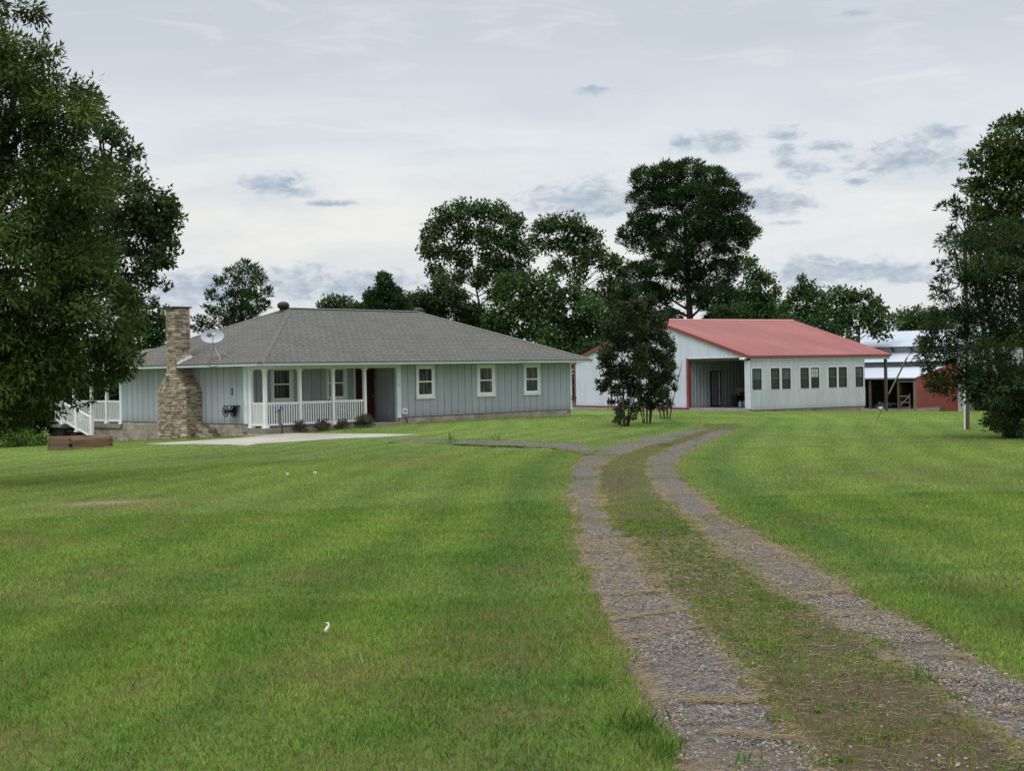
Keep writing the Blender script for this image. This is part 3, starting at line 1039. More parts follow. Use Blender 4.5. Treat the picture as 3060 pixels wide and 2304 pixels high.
PS = [.06, 1.73, 3.40, 5.06]
post(.06, .95)
for s in PS:
    post(s, .06)
railing((.06, .15), (.06, .86), .835, .835, -.07, -.07, 7)
for a_, b_ in zip(PS[:-1], PS[1:]):
    railing((a_ + .09, .06), (b_ - .09, .06), .835, .825, -.07, -.07, 12)

# left porch: floor, posts, roof, landing and stairs
mb = MB()
mb.box((-.05, HW + .02, -.30), (4.5, 15.1, -.13))
mb.box((-1.1, 13.6, -.28), (-.051, 15.1, -.14))
mb.build('porch_floor', M_WOODFLOOR, house)
for t in (10.45, 11.65, 12.95, 14.5):
    post(.05, t, -.13, 2.2)
railing((.05, 10.54), (.05, 11.56), .90, .90, -.02, -.02, 8)
railing((.05, 11.74), (.05, 12.86), .90, .90, -.02, -.02, 8)
railing((.05, 13.04), (.05, 14.4), .90, .90, -.02, -.02, 9)


def newel(t, z0, z1):
    mb = MB()
    mb.box((-1.07, t - .065, z0), (-.94, t + .065, z1))
    mb.box((-1.10, t - .095, z1), (-.91, t + .095, z1 + .03))
    mb.box((-1.085, t - .08, z1 + .031), (-.925, t + .08, z1 + .06))
    mb.box((-1.11, t - .105, z0), (-.90, t + .105, z0 + .06))
    mb.build('stair_newel', M_VINYL, house)


newel(15.0, -.14, .93)
newel(13.66, -.14, .97)
newel(12.4, -.46, .60)
newel(11.13, -1.05, .40)
railing((-1.0, 14.9), (-1.0, 13.75), .85, .85, -.03, -.03, 8)
railing((-1.0, 13.58), (-1.0, 12.48), .86, .56, -.0, -.34, 8)
railing((-1.0, 12.32), (-1.0, 11.2), .54, .23, -.36, -.68, 8)
mb = MB()
for i in range(7):
    t1 = 13.6 - i * .36
    z = -.28 - i * .125
    mb.box((-1.05, t1 - .38, z - .05), (-.05, t1, z))
    mb.box((-1.03, t1 - .02, z - .3), (-.05, t1 - .005, z - .051))
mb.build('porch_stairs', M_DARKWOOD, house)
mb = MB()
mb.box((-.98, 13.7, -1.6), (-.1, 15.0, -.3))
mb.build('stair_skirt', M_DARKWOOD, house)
mb = MB()
slope([(-.6, 11.14, 2.33), (-.6, 15.8, 2.33), (4.8, 15.8, 3.3), (4.8, 11.14, 3.3)], (-.6, 11.14, 2.33), (0, 1, 0))
mb.face([(-.6, 11.14, 2.22), (4.8, 11.14, 2.24), (4.8, 15.8, 2.24), (-.6, 15.8, 2.22)])
mb.face([(-.6, 15.8, 2.22), (4.8, 15.8, 2.22), (4.8, 15.8, 3.3), (-.6, 15.8, 2.33)])
mb.build('porch_roof', M_SHINGLE, house)
mb = MB()
mb.box((-.63, 11.14, 2.20), (-.605, 15.8, 2.32))
mb.build('fascia', M_FASCIA, house)

# meter box on the front wall with its cable
mb = MB()
mb.box((7.05, -.06, .15), (7.31, -.002, .39))
bx_ = mb.build('vent_cover', M_WHITEP, house)
mb = MB()
mb.box((7.12, -.09, .235), (7.235, -.061, .32))
mb.build('vent_flap', M_GALV, bx_)
mb = MB()
mb.tube([(7.26, -.03, .03), (7.33, -.05, -.25)], .018, 6)
mb.build('cable', M_BLACK, house)
mb = MB()
mb.tube([(-.07, 7.35, .34), (-.07, 7.35, -.85)], .05, 8)
mb.build('downpipe', M_GALV, house)

# ---- stone chimney: every course laid from single rough stones
ST = [(.42, .335, .235), (.32, .24, .16), (.37, .32, .25), (.50, .42, .31), (.25, .185, .13), (.38, .28, .185), (.46, .39, .30)]


def course(mb, s0, s1, t0, t1, z, h, r, sides='FRL'):
    for side in sides:
        L = (t1 - t0) if side in 'FB' else (s1 - s0)
        x = 0
        while x < L - .02:
            l = min(r.choice((.14, .2, .26, .32, .4)) * r.uniform(.8, 1.2), L - x)
            if L - x - l < .07:
                l = L - x
            pr = r.uniform(.0, .035) * (1 if x > 0 and x + l < L - .01 else .8)
            c = r.choice(ST)
            k = r.uniform(.72, 1.22)
            mb.col = (c[0] * k * .90, c[1] * k * .96, c[2] * k * 1.08)
            z0, z1 = z + .006, z + h - r.uniform(.004, .012)
            g = .004
            if side == 'F':
                mb.box((s0 - pr, t0 + x + g, z0), (s0 + .1, t0 + x + l - g, z1))
            elif side == 'R':
                mb.box((s0 + x + g, t0 - pr, z0), (s0 + x + l - g, t0 + .1, z1))
            elif side == 'L':
                mb.box((s0 + x + g, t1 - .1, z0), (s0 + x + l - g, t1 + pr, z1))
            else:
                mb.box((s1 - .1, t0 + x + g, z0), (s1 + pr, t0 + x + l - g, z1))
            x += l


mb = MB()
core_ = MB()
r_ = random.Random(11)
z = -1.05
while z < 4.66:
    h = r_.choice((.06, .07, .085, .10, .12))
    h = min(h, 4.68 - z)
    k = min(max((z + h / 2 - 1.36) / (2.06 - 1.36), 0), 1)
    t0, t1 = 4.22 + (4.92 - 4.22) * k, 6.29 + (5.57 - 6.29) * k
    course(mb, -.74, -.0 if z < 2.3 else -.04, t0, t1, z, h, r_, 'FRL' if z < 2.6 else 'FRLB')
    core_.box((-.70, t0 + .03, z), (-.06, t1 - .03, z + h))
    z += h
z = -1.0
while z < -.06:                                   # low stone ledge beside the chimney foot
    h = r_.choice((.07, .09, .11))
    te = 3.0 if z < -.45 else (3.25 if z < -.2 else 3.75)
    course(mb, -.36, -.02, te, 4.2, z, h, r_, 'FR')
    core_.box((-.33, te + .03, z), (-.02, 4.2, z + h))
    z += h
chim = mb.build('chimney', M_STONE, house)
core_.build('mortar', paint('dark_mortar', (.10, .085, .07), .95), chim)
mb = MB()
mb.box((-.84, 4.84, 4.685), (.02, 5.65, 4.74))
mb.build('chimney_cap', M_BLACK, chim)
mb = MB()
sl = RH / (hw + EO)
for i in range(8):
    s = -.70 + i * .085
    mb.box((s, 4.78 + .02 * (i % 2), ZE + (s + EO) * sl + .01), (s + .08, 4.915, ZE + (s + EO) * sl + .10 + .012 * (i % 3)))
mb.build('flashing', M_WHITEP, chim)

# ------------------------------------------------------------------ small things on and by the house


def hloc(s, t, z=0.0):
    x, y = to_world(s, t, HA, HYAW)
    return (x, y, HA[2] + z)


# satellite dish on the roof slope
ds = thing('satellite_dish', 'oval grey white satellite dish on a bent pole above the left eave', 'satellite dish', hloc(-.45, 2.21, 2.49), HYAW)
mb = MB()
mb.tube([(0, 0, .03), (0, .20, .30), (0, .44, .62), (0, .46, .74)], .022, 8)
mb.box((-.09, -.09, -.02), (.09, .09, .03))
mb.build('pole', M_GALV, ds)
for a_ in ((.34, -.1, .16), (.30, .26, .15)):
    mb = MB()
    mb.tube([(0, .40, .56), a_], .014, 6)
    mb.build('brace', M_GALV, ds)
cen = Vector((-.06, .44, .985))
nrm = Vector((-.64, -.62, .30)).normalized()
xa = nrm.cross(Vector((0, 0, 1))).normalized() * -1
ya = nrm.cross(xa).normalized()
if ya.z < 0:
    ya = -ya
mb = MB()
nr_, na_ = 6, 32
rings = []
for i in range(nr_ + 1):
    f = i / nr_
    rings.append([cen + xa * (.46 * f * math.cos(a)) + ya * (.29 * f * math.sin(a)) - nrm * (.085 * (1 - f * f)) for a in [2 * math.pi * j / na_ for j in range(na_)]])
for off in (0, -.012):
    for i in range(nr_):
        for j in range(na_):
            k = (j + 1) % na_
            q_ = [rings[i][j], rings[i][k], rings[i + 1][k], rings[i + 1][j]]
            mb.face([p + nrm * off for p in (q_ if i else q_[1:])])
for j in range(na_):
    k = (j + 1) % na_
    mb.face([rings[-1][j], rings[-1][k], rings[-1][k] - nrm * .012, rings[-1][j] - nrm * .012])
refl = mb.build('reflector', M_DISH, ds, None, True)


def on_dish(u, v, lift=.006):
    return cen + xa * u + ya * v - nrm * (.085 * (1 - (u / .46) ** 2 - (v / .29) ** 2)) + nrm * lift


mb = MB()
for sgn in (-1, 1):                                # two leaf shapes of the emblem, split by a pale swoosh
    pts = []
    for i in range(9):
        k = i / 8
        pts.append((sgn * .010 - .13 + sgn * .095 * math.sin(math.pi * k) ** .7, .055 + .085 * (2 * k - 1)))
    for i in range(1, 8):
        mb.face([on_dish(pts[0][0], pts[0][1]), on_dish(*pts[i]), on_dish(*pts[i + 1])] if i < 8 else [])
mb.build('emblem', M_LOGO, refl)
mb = MB()
tip = cen + nrm * .46 + xa * .16 - ya * .08
mb.tube([cen - ya * .27 - nrm * .02, cen - ya * .26 + nrm * .15 + xa * .05, tip], .017, 6)
mb.build('feed_arm', M_GALV, ds)
mb = MB()
mb.tube([tip, tip - nrm * .11], [.045, .03], 10)
mb.bar(tip - xa * .06, tip + xa * .06, .06, .06)
mb.build('receiver', M_WHITEP, ds)
mb = MB()
mb.tube([(0, .40, .55), (-.05, .55, .32), (-.12, .5, .06), (-.22, .45, -.05), (-.33, .3, -.22), (-.33, .0, -.24), (-.3, -.2, -.2)], .009, 5)
mb.build('cable', M_BLACK, ds)

# hose reel on the left wall
hr = thing('hose_reel', 'black wall mounted hose reel with spoked wheels under a small shelf', 'hose reel', hloc(0, 1.98, .50), HYAW)
for k, ss in enumerate((-.07, -.42)):
    mb = MB()
    n = 24
    R1 = .205
    mb.tube([(ss, R1 * math.cos(2 * math.pi * i / n), R1 * math.sin(2 * math.pi * i / n)) for i in range(n + 1)], .020, 6)
    mb.tube([(ss, R1 * .5 * math.cos(2 * math.pi * i / n), R1 * .5 * math.sin(2 * math.pi * i / n)) for i in range(n + 1)], .014, 6)
    for i in range(8):
        a_ = 2 * math.pi * i / 8
        mb.tube([(ss, 0, 0), (ss, R1 * math.cos(a_), R1 * math.sin(a_))], .014, 5)
    mb.tube([(ss - .02, 0, 0), (ss + .02, 0, 0)], .05, 10)
    mb.build('wheel', M_BLACK, hr)
mb = MB()
mb.tube([(-.02, 0, 0), (-.48, 0, 0)], .055, 10)
mb.build('drum', M_BLACK, hr)
mb = MB()
mb.box((-.46, -.38, .205), (-.003, .14, .225))
mb.box((-.03, -.03, -.2), (-.003, .03, .204))
mb.build('shelf', M_BLACK, hr)
mb = MB()
mb.tube([(-.46, 0, 0), (-.49, -.12, -.17), (-.55, -.14, -.18)], .014, 6)
mb.build('handle', M_BLACK, hr)

wt = thing('wall_thermometer', 'narrow dark thermometer on the blue grey boards above the hose reel', 'thermometer', hloc(0, 2.12, 1.27), HYAW)
mb = MB()
mb.box((-.03, -.045, -.13), (-.004, .045, .13))
bk = mb.build('case', M_LOGO, wt)
mb = MB()
mb.box((-.034, -.012, -.09), (-.0301, .012, .09))
mb.build('tube', M_GALV, bk)

# chair behind the porch rail
ch = thing('porch_chair', 'dark curved porch chair standing behind the white railing', 'chair', hloc(4.28, .85, -.16), HYAW)
mb = MB()
mb.box((-.30, -.26, .38), (.30, .28, .42))
mb.build('seat', M_BLACK, ch)
mb = MB()
for i in range(6):
    x = -.24 + i * .096
    mb.tube([(x, .26, .40), (x, .36, .72), (x, .46, .95 - .03 * abs(i - 2.5))], .016, 5)
mb.tube([(-.27, .44, .93), (0, .47, 1.0), (.27, .44, .93)], .02, 6)
mb.build('backrest', M_BLACK, ch)
for sx_ in (-1, 1):
    mb = MB()
    mb.tube([(sx_ * .31, .36, .66), (sx_ * .33, .0, .66), (sx_ * .32, -.28, .60)], .02, 6)
    mb.build('armrest', M_BLACK, ch)
    mb = MB()
    mb.tube([(sx_ * .31, -.26, .62), (sx_ * .30, -.24, .30), (sx_ * .31, -.30, .0)], .02, 6)
    mb.build('leg', M_BLACK, ch)
    mb = MB()
    mb.tube([(sx_ * .29, .26, .40), (sx_ * .30, .34, .0)], .02, 6)
    mb.build('leg', M_BLACK, ch)

# yard hydrant with blue handle
hx, hy, _ = hloc(.34, -.5)
yh = thing('yard_hydrant', 'yard hydrant with a blue head on a wooden stake before the porch rail', 'hydrant', (hx, hy, g1(hx, hy)), HYAW)
zt_ = (HA[2] + .52) - g1(hx, hy)
mb = MB()
mb.box((-.04, -.035, -.1), (.04, .035, zt_))
mb.build('stake', M_GREYWOOD, yh)
mb = MB()
mb.tube([(.055, -.05, 0), (.055, -.05, zt_ * .45)], .018, 6)
mb.build('pipe', M_BLACK, yh)
mb = MB()
mb.tube([(0, 0, zt_ - .04), (0, 0, zt_ + .07)], .045, 8)
mb.tube([(0, 0, zt_ + .02), (-.10, -.01, zt_ + .03), (-.17, -.02, zt_ - .04)], [.035, .03, .022], 8)
mb.tube([(0, 0, zt_ + .06), (.10, 0, zt_ + .10), (.14, 0, zt_ - .02)], .016, 6)
mb.build('head', M_BLUE, yh)
mb = MB()
mb.tube([(0, 0, zt_ + .06), (-.01, 0, zt_ + .17), (.10, 0, zt_ + .12)], .018, 6)
mb.build('handle', M_BLUE, yh)

# small stake light near the right corner of the house
gx_, gy_, _ = hloc(16.38, -1.5)
g_ = g1(gx_, gy_)
pw = thing('garden_pinwheel', 'thin stake with a dark blue pinwheel near the right house corner', 'pinwheel', (gx_, gy_, g_))
ph_ = HA[2] + .52 - g_
mb = MB()
mb.tube([(0, 0, -.1), (0, 0, ph_)], .017, 6)
mb.build('stake', M_GALV, pw)
mb = MB()
for i in range(6):
    a_ = i * math.pi / 3
    p = Vector((math.cos(a_), 0, math.sin(a_)))
    p2 = Vector((math.cos(a_ + .7), 0, math.sin(a_ + .7)))
    o_ = Vector((0, -.03, ph_ + .05))
    mb.face([o_, o_ + p * .15, o_ + p2 * .13 + Vector((0, -.03, 0))])
mb.build('vanes', paint('dark_blue_vane', (.02, .05, .09), .4), pw)

# log-cabin style timber planter
px_, py_ = -16.32, 50.5
pl = thing('timber_planter', 'square raised planter of stacked old timbers below the left porch', 'planter', (px_, py_, -.10), R(45))
r_ = random.Random(5)
TB = [(.22, .145, .085), (.17, .12, .08), (.27, .185, .115), (.15, .12, .095), (.25, .15, .085)]
for i in range(6):
    z0 = -.30 - .115 * (i + 1)
    for side in range(4):
        a_, b_ = (-.03, 1.75) if (i + side) % 2 else (.115, 1.605)
        mb = MB()
        k = r_.uniform(.8, 1.2)
        mb.col = tuple(c * k for c in r_.choice(TB))
        j = r_.uniform(-.008, .008)
        if side == 0:
            mb.box((a_, j, z0 + .004), (b_, .112 + j, z0 + .111))
        elif side == 1:
            mb.box((a_, 1.608 + j, z0 + .004), (b_, 1.72 + j, z0 + .111))
        elif side == 2:
            mb.box((j, a_, z0 + .004), (.112 + j, b_, z0 + .111))
        else:
            mb.box((1.608 + j, a_, z0 + .004), (1.72 + j, b_, z0 + .111))
        mb.build('timber', M_TIMBER, pl)
mb = MB()
mb.box((.115, .115, -1.0), (1.605, 1.605, -.40))
mb.build('soil', paint('planter_soil', (.10, .085, .06), .95, .3, 5), pl)

# ------------------------------------------------------------------ red roofed metal barn
barn = thing('metal_barn', 'white ribbed metal barn with a faded red roof and eight dark windows', 'barn', BA, BYAW)
S0, S1, SR = -.18, 8.46, 10.47
TW, TA = 17.35, 8.76


def zr(t):
    return 3.0 + .2665 * t if t < TA else 5.334 - .2665 * (t - TA)


WIN = [(-.06, .61), (1.28, 1.91), (2.09, 2.73), (3.46, 4.10), (4.26, 4.88), (5.60, 6.23), (6.38, 7.02), (7.69, 8.32)]
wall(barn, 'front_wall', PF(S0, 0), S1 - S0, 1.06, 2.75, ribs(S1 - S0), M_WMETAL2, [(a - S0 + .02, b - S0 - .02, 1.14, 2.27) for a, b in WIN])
wall(barn, 'front_wall', PF(S0, -.012), S1 - S0, 0.0, 1.075, ribs(S1 - S0, .16, h=.032), M_WMETAL2)
mb = MB()
panels(mb, PF(S0, -.03), SR - S0, c0(2.70), c0(2.95), ribs(SR - S0, h=.018))
mb.build('eave_panel', M_WMETAL2, barn)
gw = ribs(TW)
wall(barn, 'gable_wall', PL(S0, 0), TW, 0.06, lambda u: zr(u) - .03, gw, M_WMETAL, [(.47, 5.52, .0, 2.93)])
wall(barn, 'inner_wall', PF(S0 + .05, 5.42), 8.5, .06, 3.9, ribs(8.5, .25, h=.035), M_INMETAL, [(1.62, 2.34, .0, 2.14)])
wall(barn, 'end_wall', PR(SR - .1, 5.4), TW - 5.4, -.6, lambda u: zr(u + 5.4) - .03, ribs(TW - 5.4), M_WMETAL)
wall(barn, 'rear_wall', PB(S0, TW), SR - S0 - .1, -.6, 3.0, ribs(SR - S0 - .1), M_WMETAL)
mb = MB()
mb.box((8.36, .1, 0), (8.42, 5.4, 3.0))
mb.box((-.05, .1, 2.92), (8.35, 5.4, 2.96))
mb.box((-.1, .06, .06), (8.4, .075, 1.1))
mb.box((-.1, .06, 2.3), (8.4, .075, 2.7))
mb.build('added_dark_lining', M_DARKWOOD, barn)  # dark boards added to block light and keep the bay dim
# roof with raised ribs, ridge cap, trims
mb = MB()
OE = -.12


def rp(s, t, up=0.0):
    return (s, t, zr(t) + up)


re0, re1 = SR, SR + .55                       # the right rake runs slightly askew
for ta, tb in ((OE, TA), (TW + .15, TA)):
    pts = [rp(S0 - .12, ta), rp(re0, ta), rp(re1, tb), rp(S0 - .12, tb)]
    slope(pts if ta < tb else pts[::-1], pts[0], (1, 0, 0))
    n = 46
    for i in range(n + 1):
        k = i / n
        sa, sb = (S0 - .12) + (re0 - S0 + .12) * k, (S0 - .12) + (re1 - S0 + .12) * k
        d_ = .034
        mb.face([rp(sa - .02, ta, .002), rp(sa, ta, d_), rp(sb, tb, d_), rp(sb - .02, tb, .002)], [(sa, 0), (sa, 0), (sb, 9), (sb, 9)])
        mb.face([rp(sa, ta, d_), rp(sa + .02, ta, .002), rp(sb + .02, tb, .002), rp(sb, tb, d_)], [(sa, 0), (sa, 0), (sb, 9), (sb, 9)])
broof = mb.build('roof', M_REDROOF, barn)
mb = MB()
zc_ = zr(TA)
mb.face([(S0 - .13, TA - .18, zc_ - .02), (re1 + .02, TA - .18, zc_ - .02), (re1 + .02, TA, zc_ + .045), (S0 - .13, TA, zc_ + .045)])
mb.face([(S0 - .13, TA, zc_ + .045), (re1 + .02, TA, zc_ + .045), (re1 + .02, TA + .18, zc_ - .02), (S0 - .13, TA + .18, zc_ - .02)])
mb.build('ridge_cap', paint('pale_red_cap', (.42, .17, .165), .4, .05), broof)
for ta, tb in ((OE, TA), (TW + .15, TA)):
    mb = MB()
    a_, b_ = (S0 - .15, ta, zr(ta) + .03), (S0 - .15, tb, zr(tb) + .03)
    mb.face([a_, b_, (b_[0], b_[1], b_[2] - .18), (a_[0], a_[1], a_[2] - .18)])
    mb.face([a_, b_, (b_[0] + .16, b_[1], b_[2] + .006), (a_[0] + .16, a_[1], a_[2] + .006)])
    mb.build('rake_trim', M_REDTRIM, barn)
    mb = MB()
    a_, b_ = (re0 + .02, ta, zr(ta) + .03), (re1 + .02, tb, zr(tb) + .03)
    mb.face([a_, b_, (b_[0], b_[1], b_[2] - .16), (a_[0], a_[1], a_[2] - .16)])
    mb.build('rake_trim', M_REDTRIM, barn)
mb = MB()
mb.box((S0 - .15, OE - .03, 2.865), (SR + .03, OE - .004, 2.985))
mb.build('eave_trim', M_REDTRIM, barn)
mb = MB()
mb.box((S0 - .045, 5.36, .02), (S0 + .12, 5.56, 2.93))
mb.box((S0 - .04, TW - .14, .0), (S0 + .02, TW + .04, zr(TW) - .05))
mb.box((S0 - .04, 13.12, .05), (S0 - .026, 13.28, 2.75))
mb.box((S0 - .04, 10.0, .05), (S0 - .026, 10.16, 2.75))
mb.box((S0 - .035, 5.57, -.02), (S0 + .02, TW - .15, .06))
mb.box((S0 + .13, 5.33, .0), (8.3, 5.38, .075))
mb.build('red_trim', M_REDTRIM, barn)
mb = MB()
mb.box((S0 - .01, .0, .05), (S0 + .06, .05, 2.7))
mb.box((S0 - .035, .40, 2.90), (S0 + .05, 5.56, 2.95))
mb.build('white_trim', M_TRIM, barn)
mb = MB()
mb.box((S0 - .05, -.0, 2.74), (S0 + .25, 5.4, 2.89))
mb.build('door_header', M_DARKWOOD, barn)
mb = MB()
mb.box((S0 - .7, -.2, -.35), (S0 - .02, TW, -.055))
mb.box((S0 - .02, .1, -.35), (8.4, 5.40, .045))
mb.box((8.47, .02, -.9), (SR, 5.0, -.29))
mb.build('floor_slab', M_CONC2, barn)
mb = MB()
blockface(PF(S0 + .02, .06), S1 - S0 - .02, -1.3, .01)
mb.build('foundation', M_BLOCK, barn)
mb = MB()
mb.box((10.16, .0, -1.1), (10.30, .14, 2.70))
mb.build('corner_post', M_BROWNPOST, barn)
for i, (a, b) in enumerate(WIN):
    P = PF(0, 0)
    z0, z1, zm = 1.13, 2.28, 1.72
    mb = MB()
    pbox(mb, P, a, a + .045, -.03, .032, z0, z1)
    pbox(mb, P, b - .045, b, -.03, .032, z0, z1)
    pbox(mb, P, a + .046, b - .046, -.03, .032, z1 - .05, z1)
    pbox(mb, P, a + .046, b - .046, -.03, .032, z0, z0 + .05)
    wn = mb.build('window', M_SASH, barn)
    mb = MB()
    pbox(mb, P, a - .05, a - .001, .0, .028, z0 - .05, z1 + .05)
    pbox(mb, P, b + .001, b + .05, .0, .028, z0 - .05, z1 + .05)
    pbox(mb, P, a, b, .0, .028, z1 + .001, z1 + .05)
    mb.build('surround', M_TRIM, wn)
    mb = MB()
    pbox(mb, P, a + .046, b - .046, -.02, .026, zm - .03, zm + .01)
    mb.build('meeting_rail', M_MUNT if i not in (4,) else M_SASH, wn)
    mb = MB()
    for k in (1, 2):
        x = a + .046 + (b - a - .092) * k / 3
        pbox(mb, P, x - .008, x + .008, -.012, .012, zm + .011, z1 - .051)
    pbox(mb, P, a + .046, b - .046, -.0125, .0125, (zm + z1) / 2 - .028, (zm + z1) / 2 - .012)
    if i in (4, 6):
        for k in (1, 2):
            x = a + .046 + (b - a - .092) * k / 3
            pbox(mb, P, x - .008, x + .008, -.012, .012, z0 + .051, zm - .031)
    mb.build('muntins', M_SASH if i == 4 else M_MUNT, wn)
    for za, zb_, up in ((z0 + .03, zm - .03, False), (zm, z1 - .03, True)):
        mb = MB()
        pbox(mb, P, a + .03, b - .03, -.02, .0, za, zb_)
        pm = M_GLASS2
        if up and i in (0, 2, 7):
            pm = paint('greenish_shop_glass', (.055, .075, .078), .12, .4, 3.0, .5)
        if up and i == 4:
            pm = paint('painted_daylight_glass', (.40, .47, .47), .15, .35, 3.0, .5)  # opaque pane, brightness seen through the window painted as pale colour
        mb.build('pane', pm, wn)
# steel door inside the drive-through, flood lights
mb = MB()
mb.box((1.50, 5.40, .14), (2.11, 5.45, 2.10))
bd = mb.build('door', M_DOORGREY, barn)
mb = MB()
mb.box((1.42, 5.375, .10), (1.495, 5.43, 2.17))
mb.box((2.14, 5.375, .10), (2.215, 5.43, 2.17))
mb.box((1.496, 5.375, 2.11), (2.139, 5.43, 2.17))
mb.build('door_frame', M_BLACK, bd)
mb = MB()
mb.box((2.09, 5.38, .14), (2.135, 5.43, 2.10))
mb.build('door_edge', M_TRIM, bd)
mb = MB()
mb.tube([(2.04, 5.40, 1.02), (2.04, 5.34, 1.02)], .032, 8)
mb.build('handle', M_BLACK, bd)
mb = MB()
mb.box((S0 - .10, .12, 2.82), (S0 - .04, .32, 2.92))
fl = mb.build('flood_light', M_WHITEP, barn)
for tt in (.22, .46):
    mb = MB()
    mb.tube([(S0 - .09, .24, 2.86), (S0 - .16, tt, 2.84), (S0 - .27, tt + .08, 2.80)], [.025, .05, .075], 10)
    mb.build('lamp_head', M_WHITEP, fl)


def bloc(s, t, z=0.0):
    x, y = to_world(s, t, BA, BYAW)
    return (x, y, BA[2] + z)


wb = thing('workbench', 'cluttered pale workbench in the shade of the open barn bay', 'workbench', bloc(3.2, 4.6, .045), BYAW)
mb = MB()
mb.box((-.55, -.3, .80), (1.3, .35, .86))
mb.build('top', M_GREYWOOD, wb)
for x, y in ((-.5, -.25), (1.25, -.25), (-.5, .3), (1.25, .3)):
    mb = MB()
    mb.box((x - .05, y - .05, 0), (x + .05, y + .05, .8))
    mb.build('leg', M_GREYWOOD, wb)
mb = MB()
mb.box((-.40, -.2, .861), (.15, .2, 1.10))
tag(mb.build('tool_box', M_CONC2, None, wb.location), 'pale box lying on the workbench in the barn bay', 'box')
cr = thing('black_crate', 'black crate on legs beside the workbench in the barn bay', 'crate', bloc(2.55, 4.3, .045), BYAW)
mb = MB()
mb.box((-.26, -.2, .33), (.26, .2, .66))
mb.build('box', M_BLACK, cr)
for x in (-.22, .22):
    mb = MB()
    mb.box((x - .03, -.17, 0), (x + .03, .17, .329))
    mb.build('leg', M_BLACK, cr)
for k, (s, lab) in enumerate(((2.46, 'left white jug standing on the barn bay floor'), (2.74, 'right white jug standing on the barn bay floor'))):
    mb = MB()
    mb.lathe([(0, 0), (.10, 0), (.11, .03), (.11, .22), (.07, .30), (.035, .33), (.035, .37), (0, .37)], 12)
    jg = mb.build('plastic_jug', M_WHITEP, None, bloc(s, 3.95, .045), True)
    tag(jg, lab, 'jug', 'white jugs in the barn bay')

# blue bucket by the corner post
bk = thing('paint_bucket', 'blue and white bucket on the slab by the barn corner post', 'bucket', bloc(10.02, .32, -.29), BYAW)
mb = MB()
mb.lathe([(0, .0), (.145, 0), (.165, .36), (.175, .36), (.175, .385), (.15, .385), (.14, .05), (0, .05)], 16)
mb.build('body', M_BLUEB, bk, None, True)
mb = MB()
mb.lathe([(.150, .05), (.1585, .20)], 16)
mb.build('label_band', M_WHITEP, bk, None, True)
mb = MB()
mb.tube([(.175 * math.cos(a), 0.0, .37 + .10 * math.sin(a)) for a in np.linspace(0, math.pi, 9)], .006, 5)
mb.build('handle', M_GALV, bk)

# ------------------------------------------------------------------ tiered silver roofed barn with the red lean-to
OB = (25.88, 88.0, 0.0)
cb = thing('cattle_barn', 'tiered barn with silver sheet roofs, an open dark front and a red end wall', 'barn', OB, R(-43))
PFc = PF(0, 0)
LB0 = -22.0
mb = MB()
slope([(LB0, -.15, .92), (.1, -.15, .92), (.1, 4.1, 1.62), (LB0, 4.1, 1.62)], (LB0, -.15, .92), (1, 0, 0))
mb.face([(LB0, -.15, .91), (.1, -.15, .91), (.1, -.15, .85), (LB0, -.15, .85)])
mb.build('lower_roof', M_SILVER, cb)
mb = MB()
slope([(LB0, 3.8, 1.95), (.1, 3.8, 1.95), (.1, 8.1, 2.62), (LB0, 8.1, 2.62)], (LB0, 3.8, 1.95), (1, 0, 0))
mb.build('middle_roof', M_SILVER, cb)
mb = MB()
slope([(LB0, 7.6, 3.03), (.1, 7.6, 3.03), (.1, 13.2, 4.26), (LB0, 13.2, 4.26)], (LB0, 7.6, 3.03), (1, 0, 0))
slope([(.1, 19, 3.0), (LB0, 19, 3.0), (LB0, 13.2, 4.26), (.1, 13.2, 4.26)], (.1, 19, 3.0), (-1, 0, 0))
for i in range(72):
    s = LB0 + i * .305
    mb.face([(s - .02, 7.6, 3.034), (s, 7.6, 3.065), (s, 13.2, 4.295), (s - .02, 13.2, 4.264)])
    mb.face([(s, 7.6, 3.065), (s + .02, 7.6, 3.034), (s + .02, 13.2, 4.264), (s, 13.2, 4.295)])
mb.build('top_roof', M_SILVER, cb)
mb = MB()
mb.box((LB0, 7.6, 2.985), (.1, 7.64, 3.025))
mb.box((LB0, 3.8, 1.80), (.1, 3.9, 1.945))  # dark strip standing in for the shaded gap under the middle eave
mb.box((LB0, -.1, .76), (.1, -.02, .90))
for i in range(16):
    s = LB0 + .4 + i * 1.45
    mb.bar((s, 7.62, 2.97), (s, 8.05, 2.72), .07, .09)
mb.build('eave_beam_and_gap_shade', M_DARKWOOD, cb)
mb = MB()
panels(mb, PF(LB0, 4.2), -LB0, c0(1.45), c0(1.9), ribs(-LB0, .3))
panels(mb, PF(LB0, 8.1), -LB0, c0(2.5), c0(3.08), ribs(-LB0, .3))
mb.build('wall_strip', M_GREYMET, cb)
mb = MB()
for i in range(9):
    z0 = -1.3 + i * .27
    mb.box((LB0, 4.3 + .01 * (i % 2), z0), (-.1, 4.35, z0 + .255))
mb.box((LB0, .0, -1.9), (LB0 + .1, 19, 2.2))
mb.box((LB0 + .11, 4.36, -1.9), (-.1, 4.42, 1.5))  # solid backing, end and back walls added to keep light out of the shed
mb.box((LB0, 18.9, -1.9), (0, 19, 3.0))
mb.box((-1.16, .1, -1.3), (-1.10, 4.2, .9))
mb.build('rear_boards_and_light_blocks', M_DARKWOOD, cb)
mb = MB()
mb.box((LB0, -.2, -1.9), (.0, 4.3, -1.12))
mb.build('floor', M_CONC2, cb)
wall(cb, 'end_wall', PR(0, 0), 6.1, -1.6, lambda u: .90 + .165 * u, boards(6.1, .25, .008, .01), M_REDWALL)
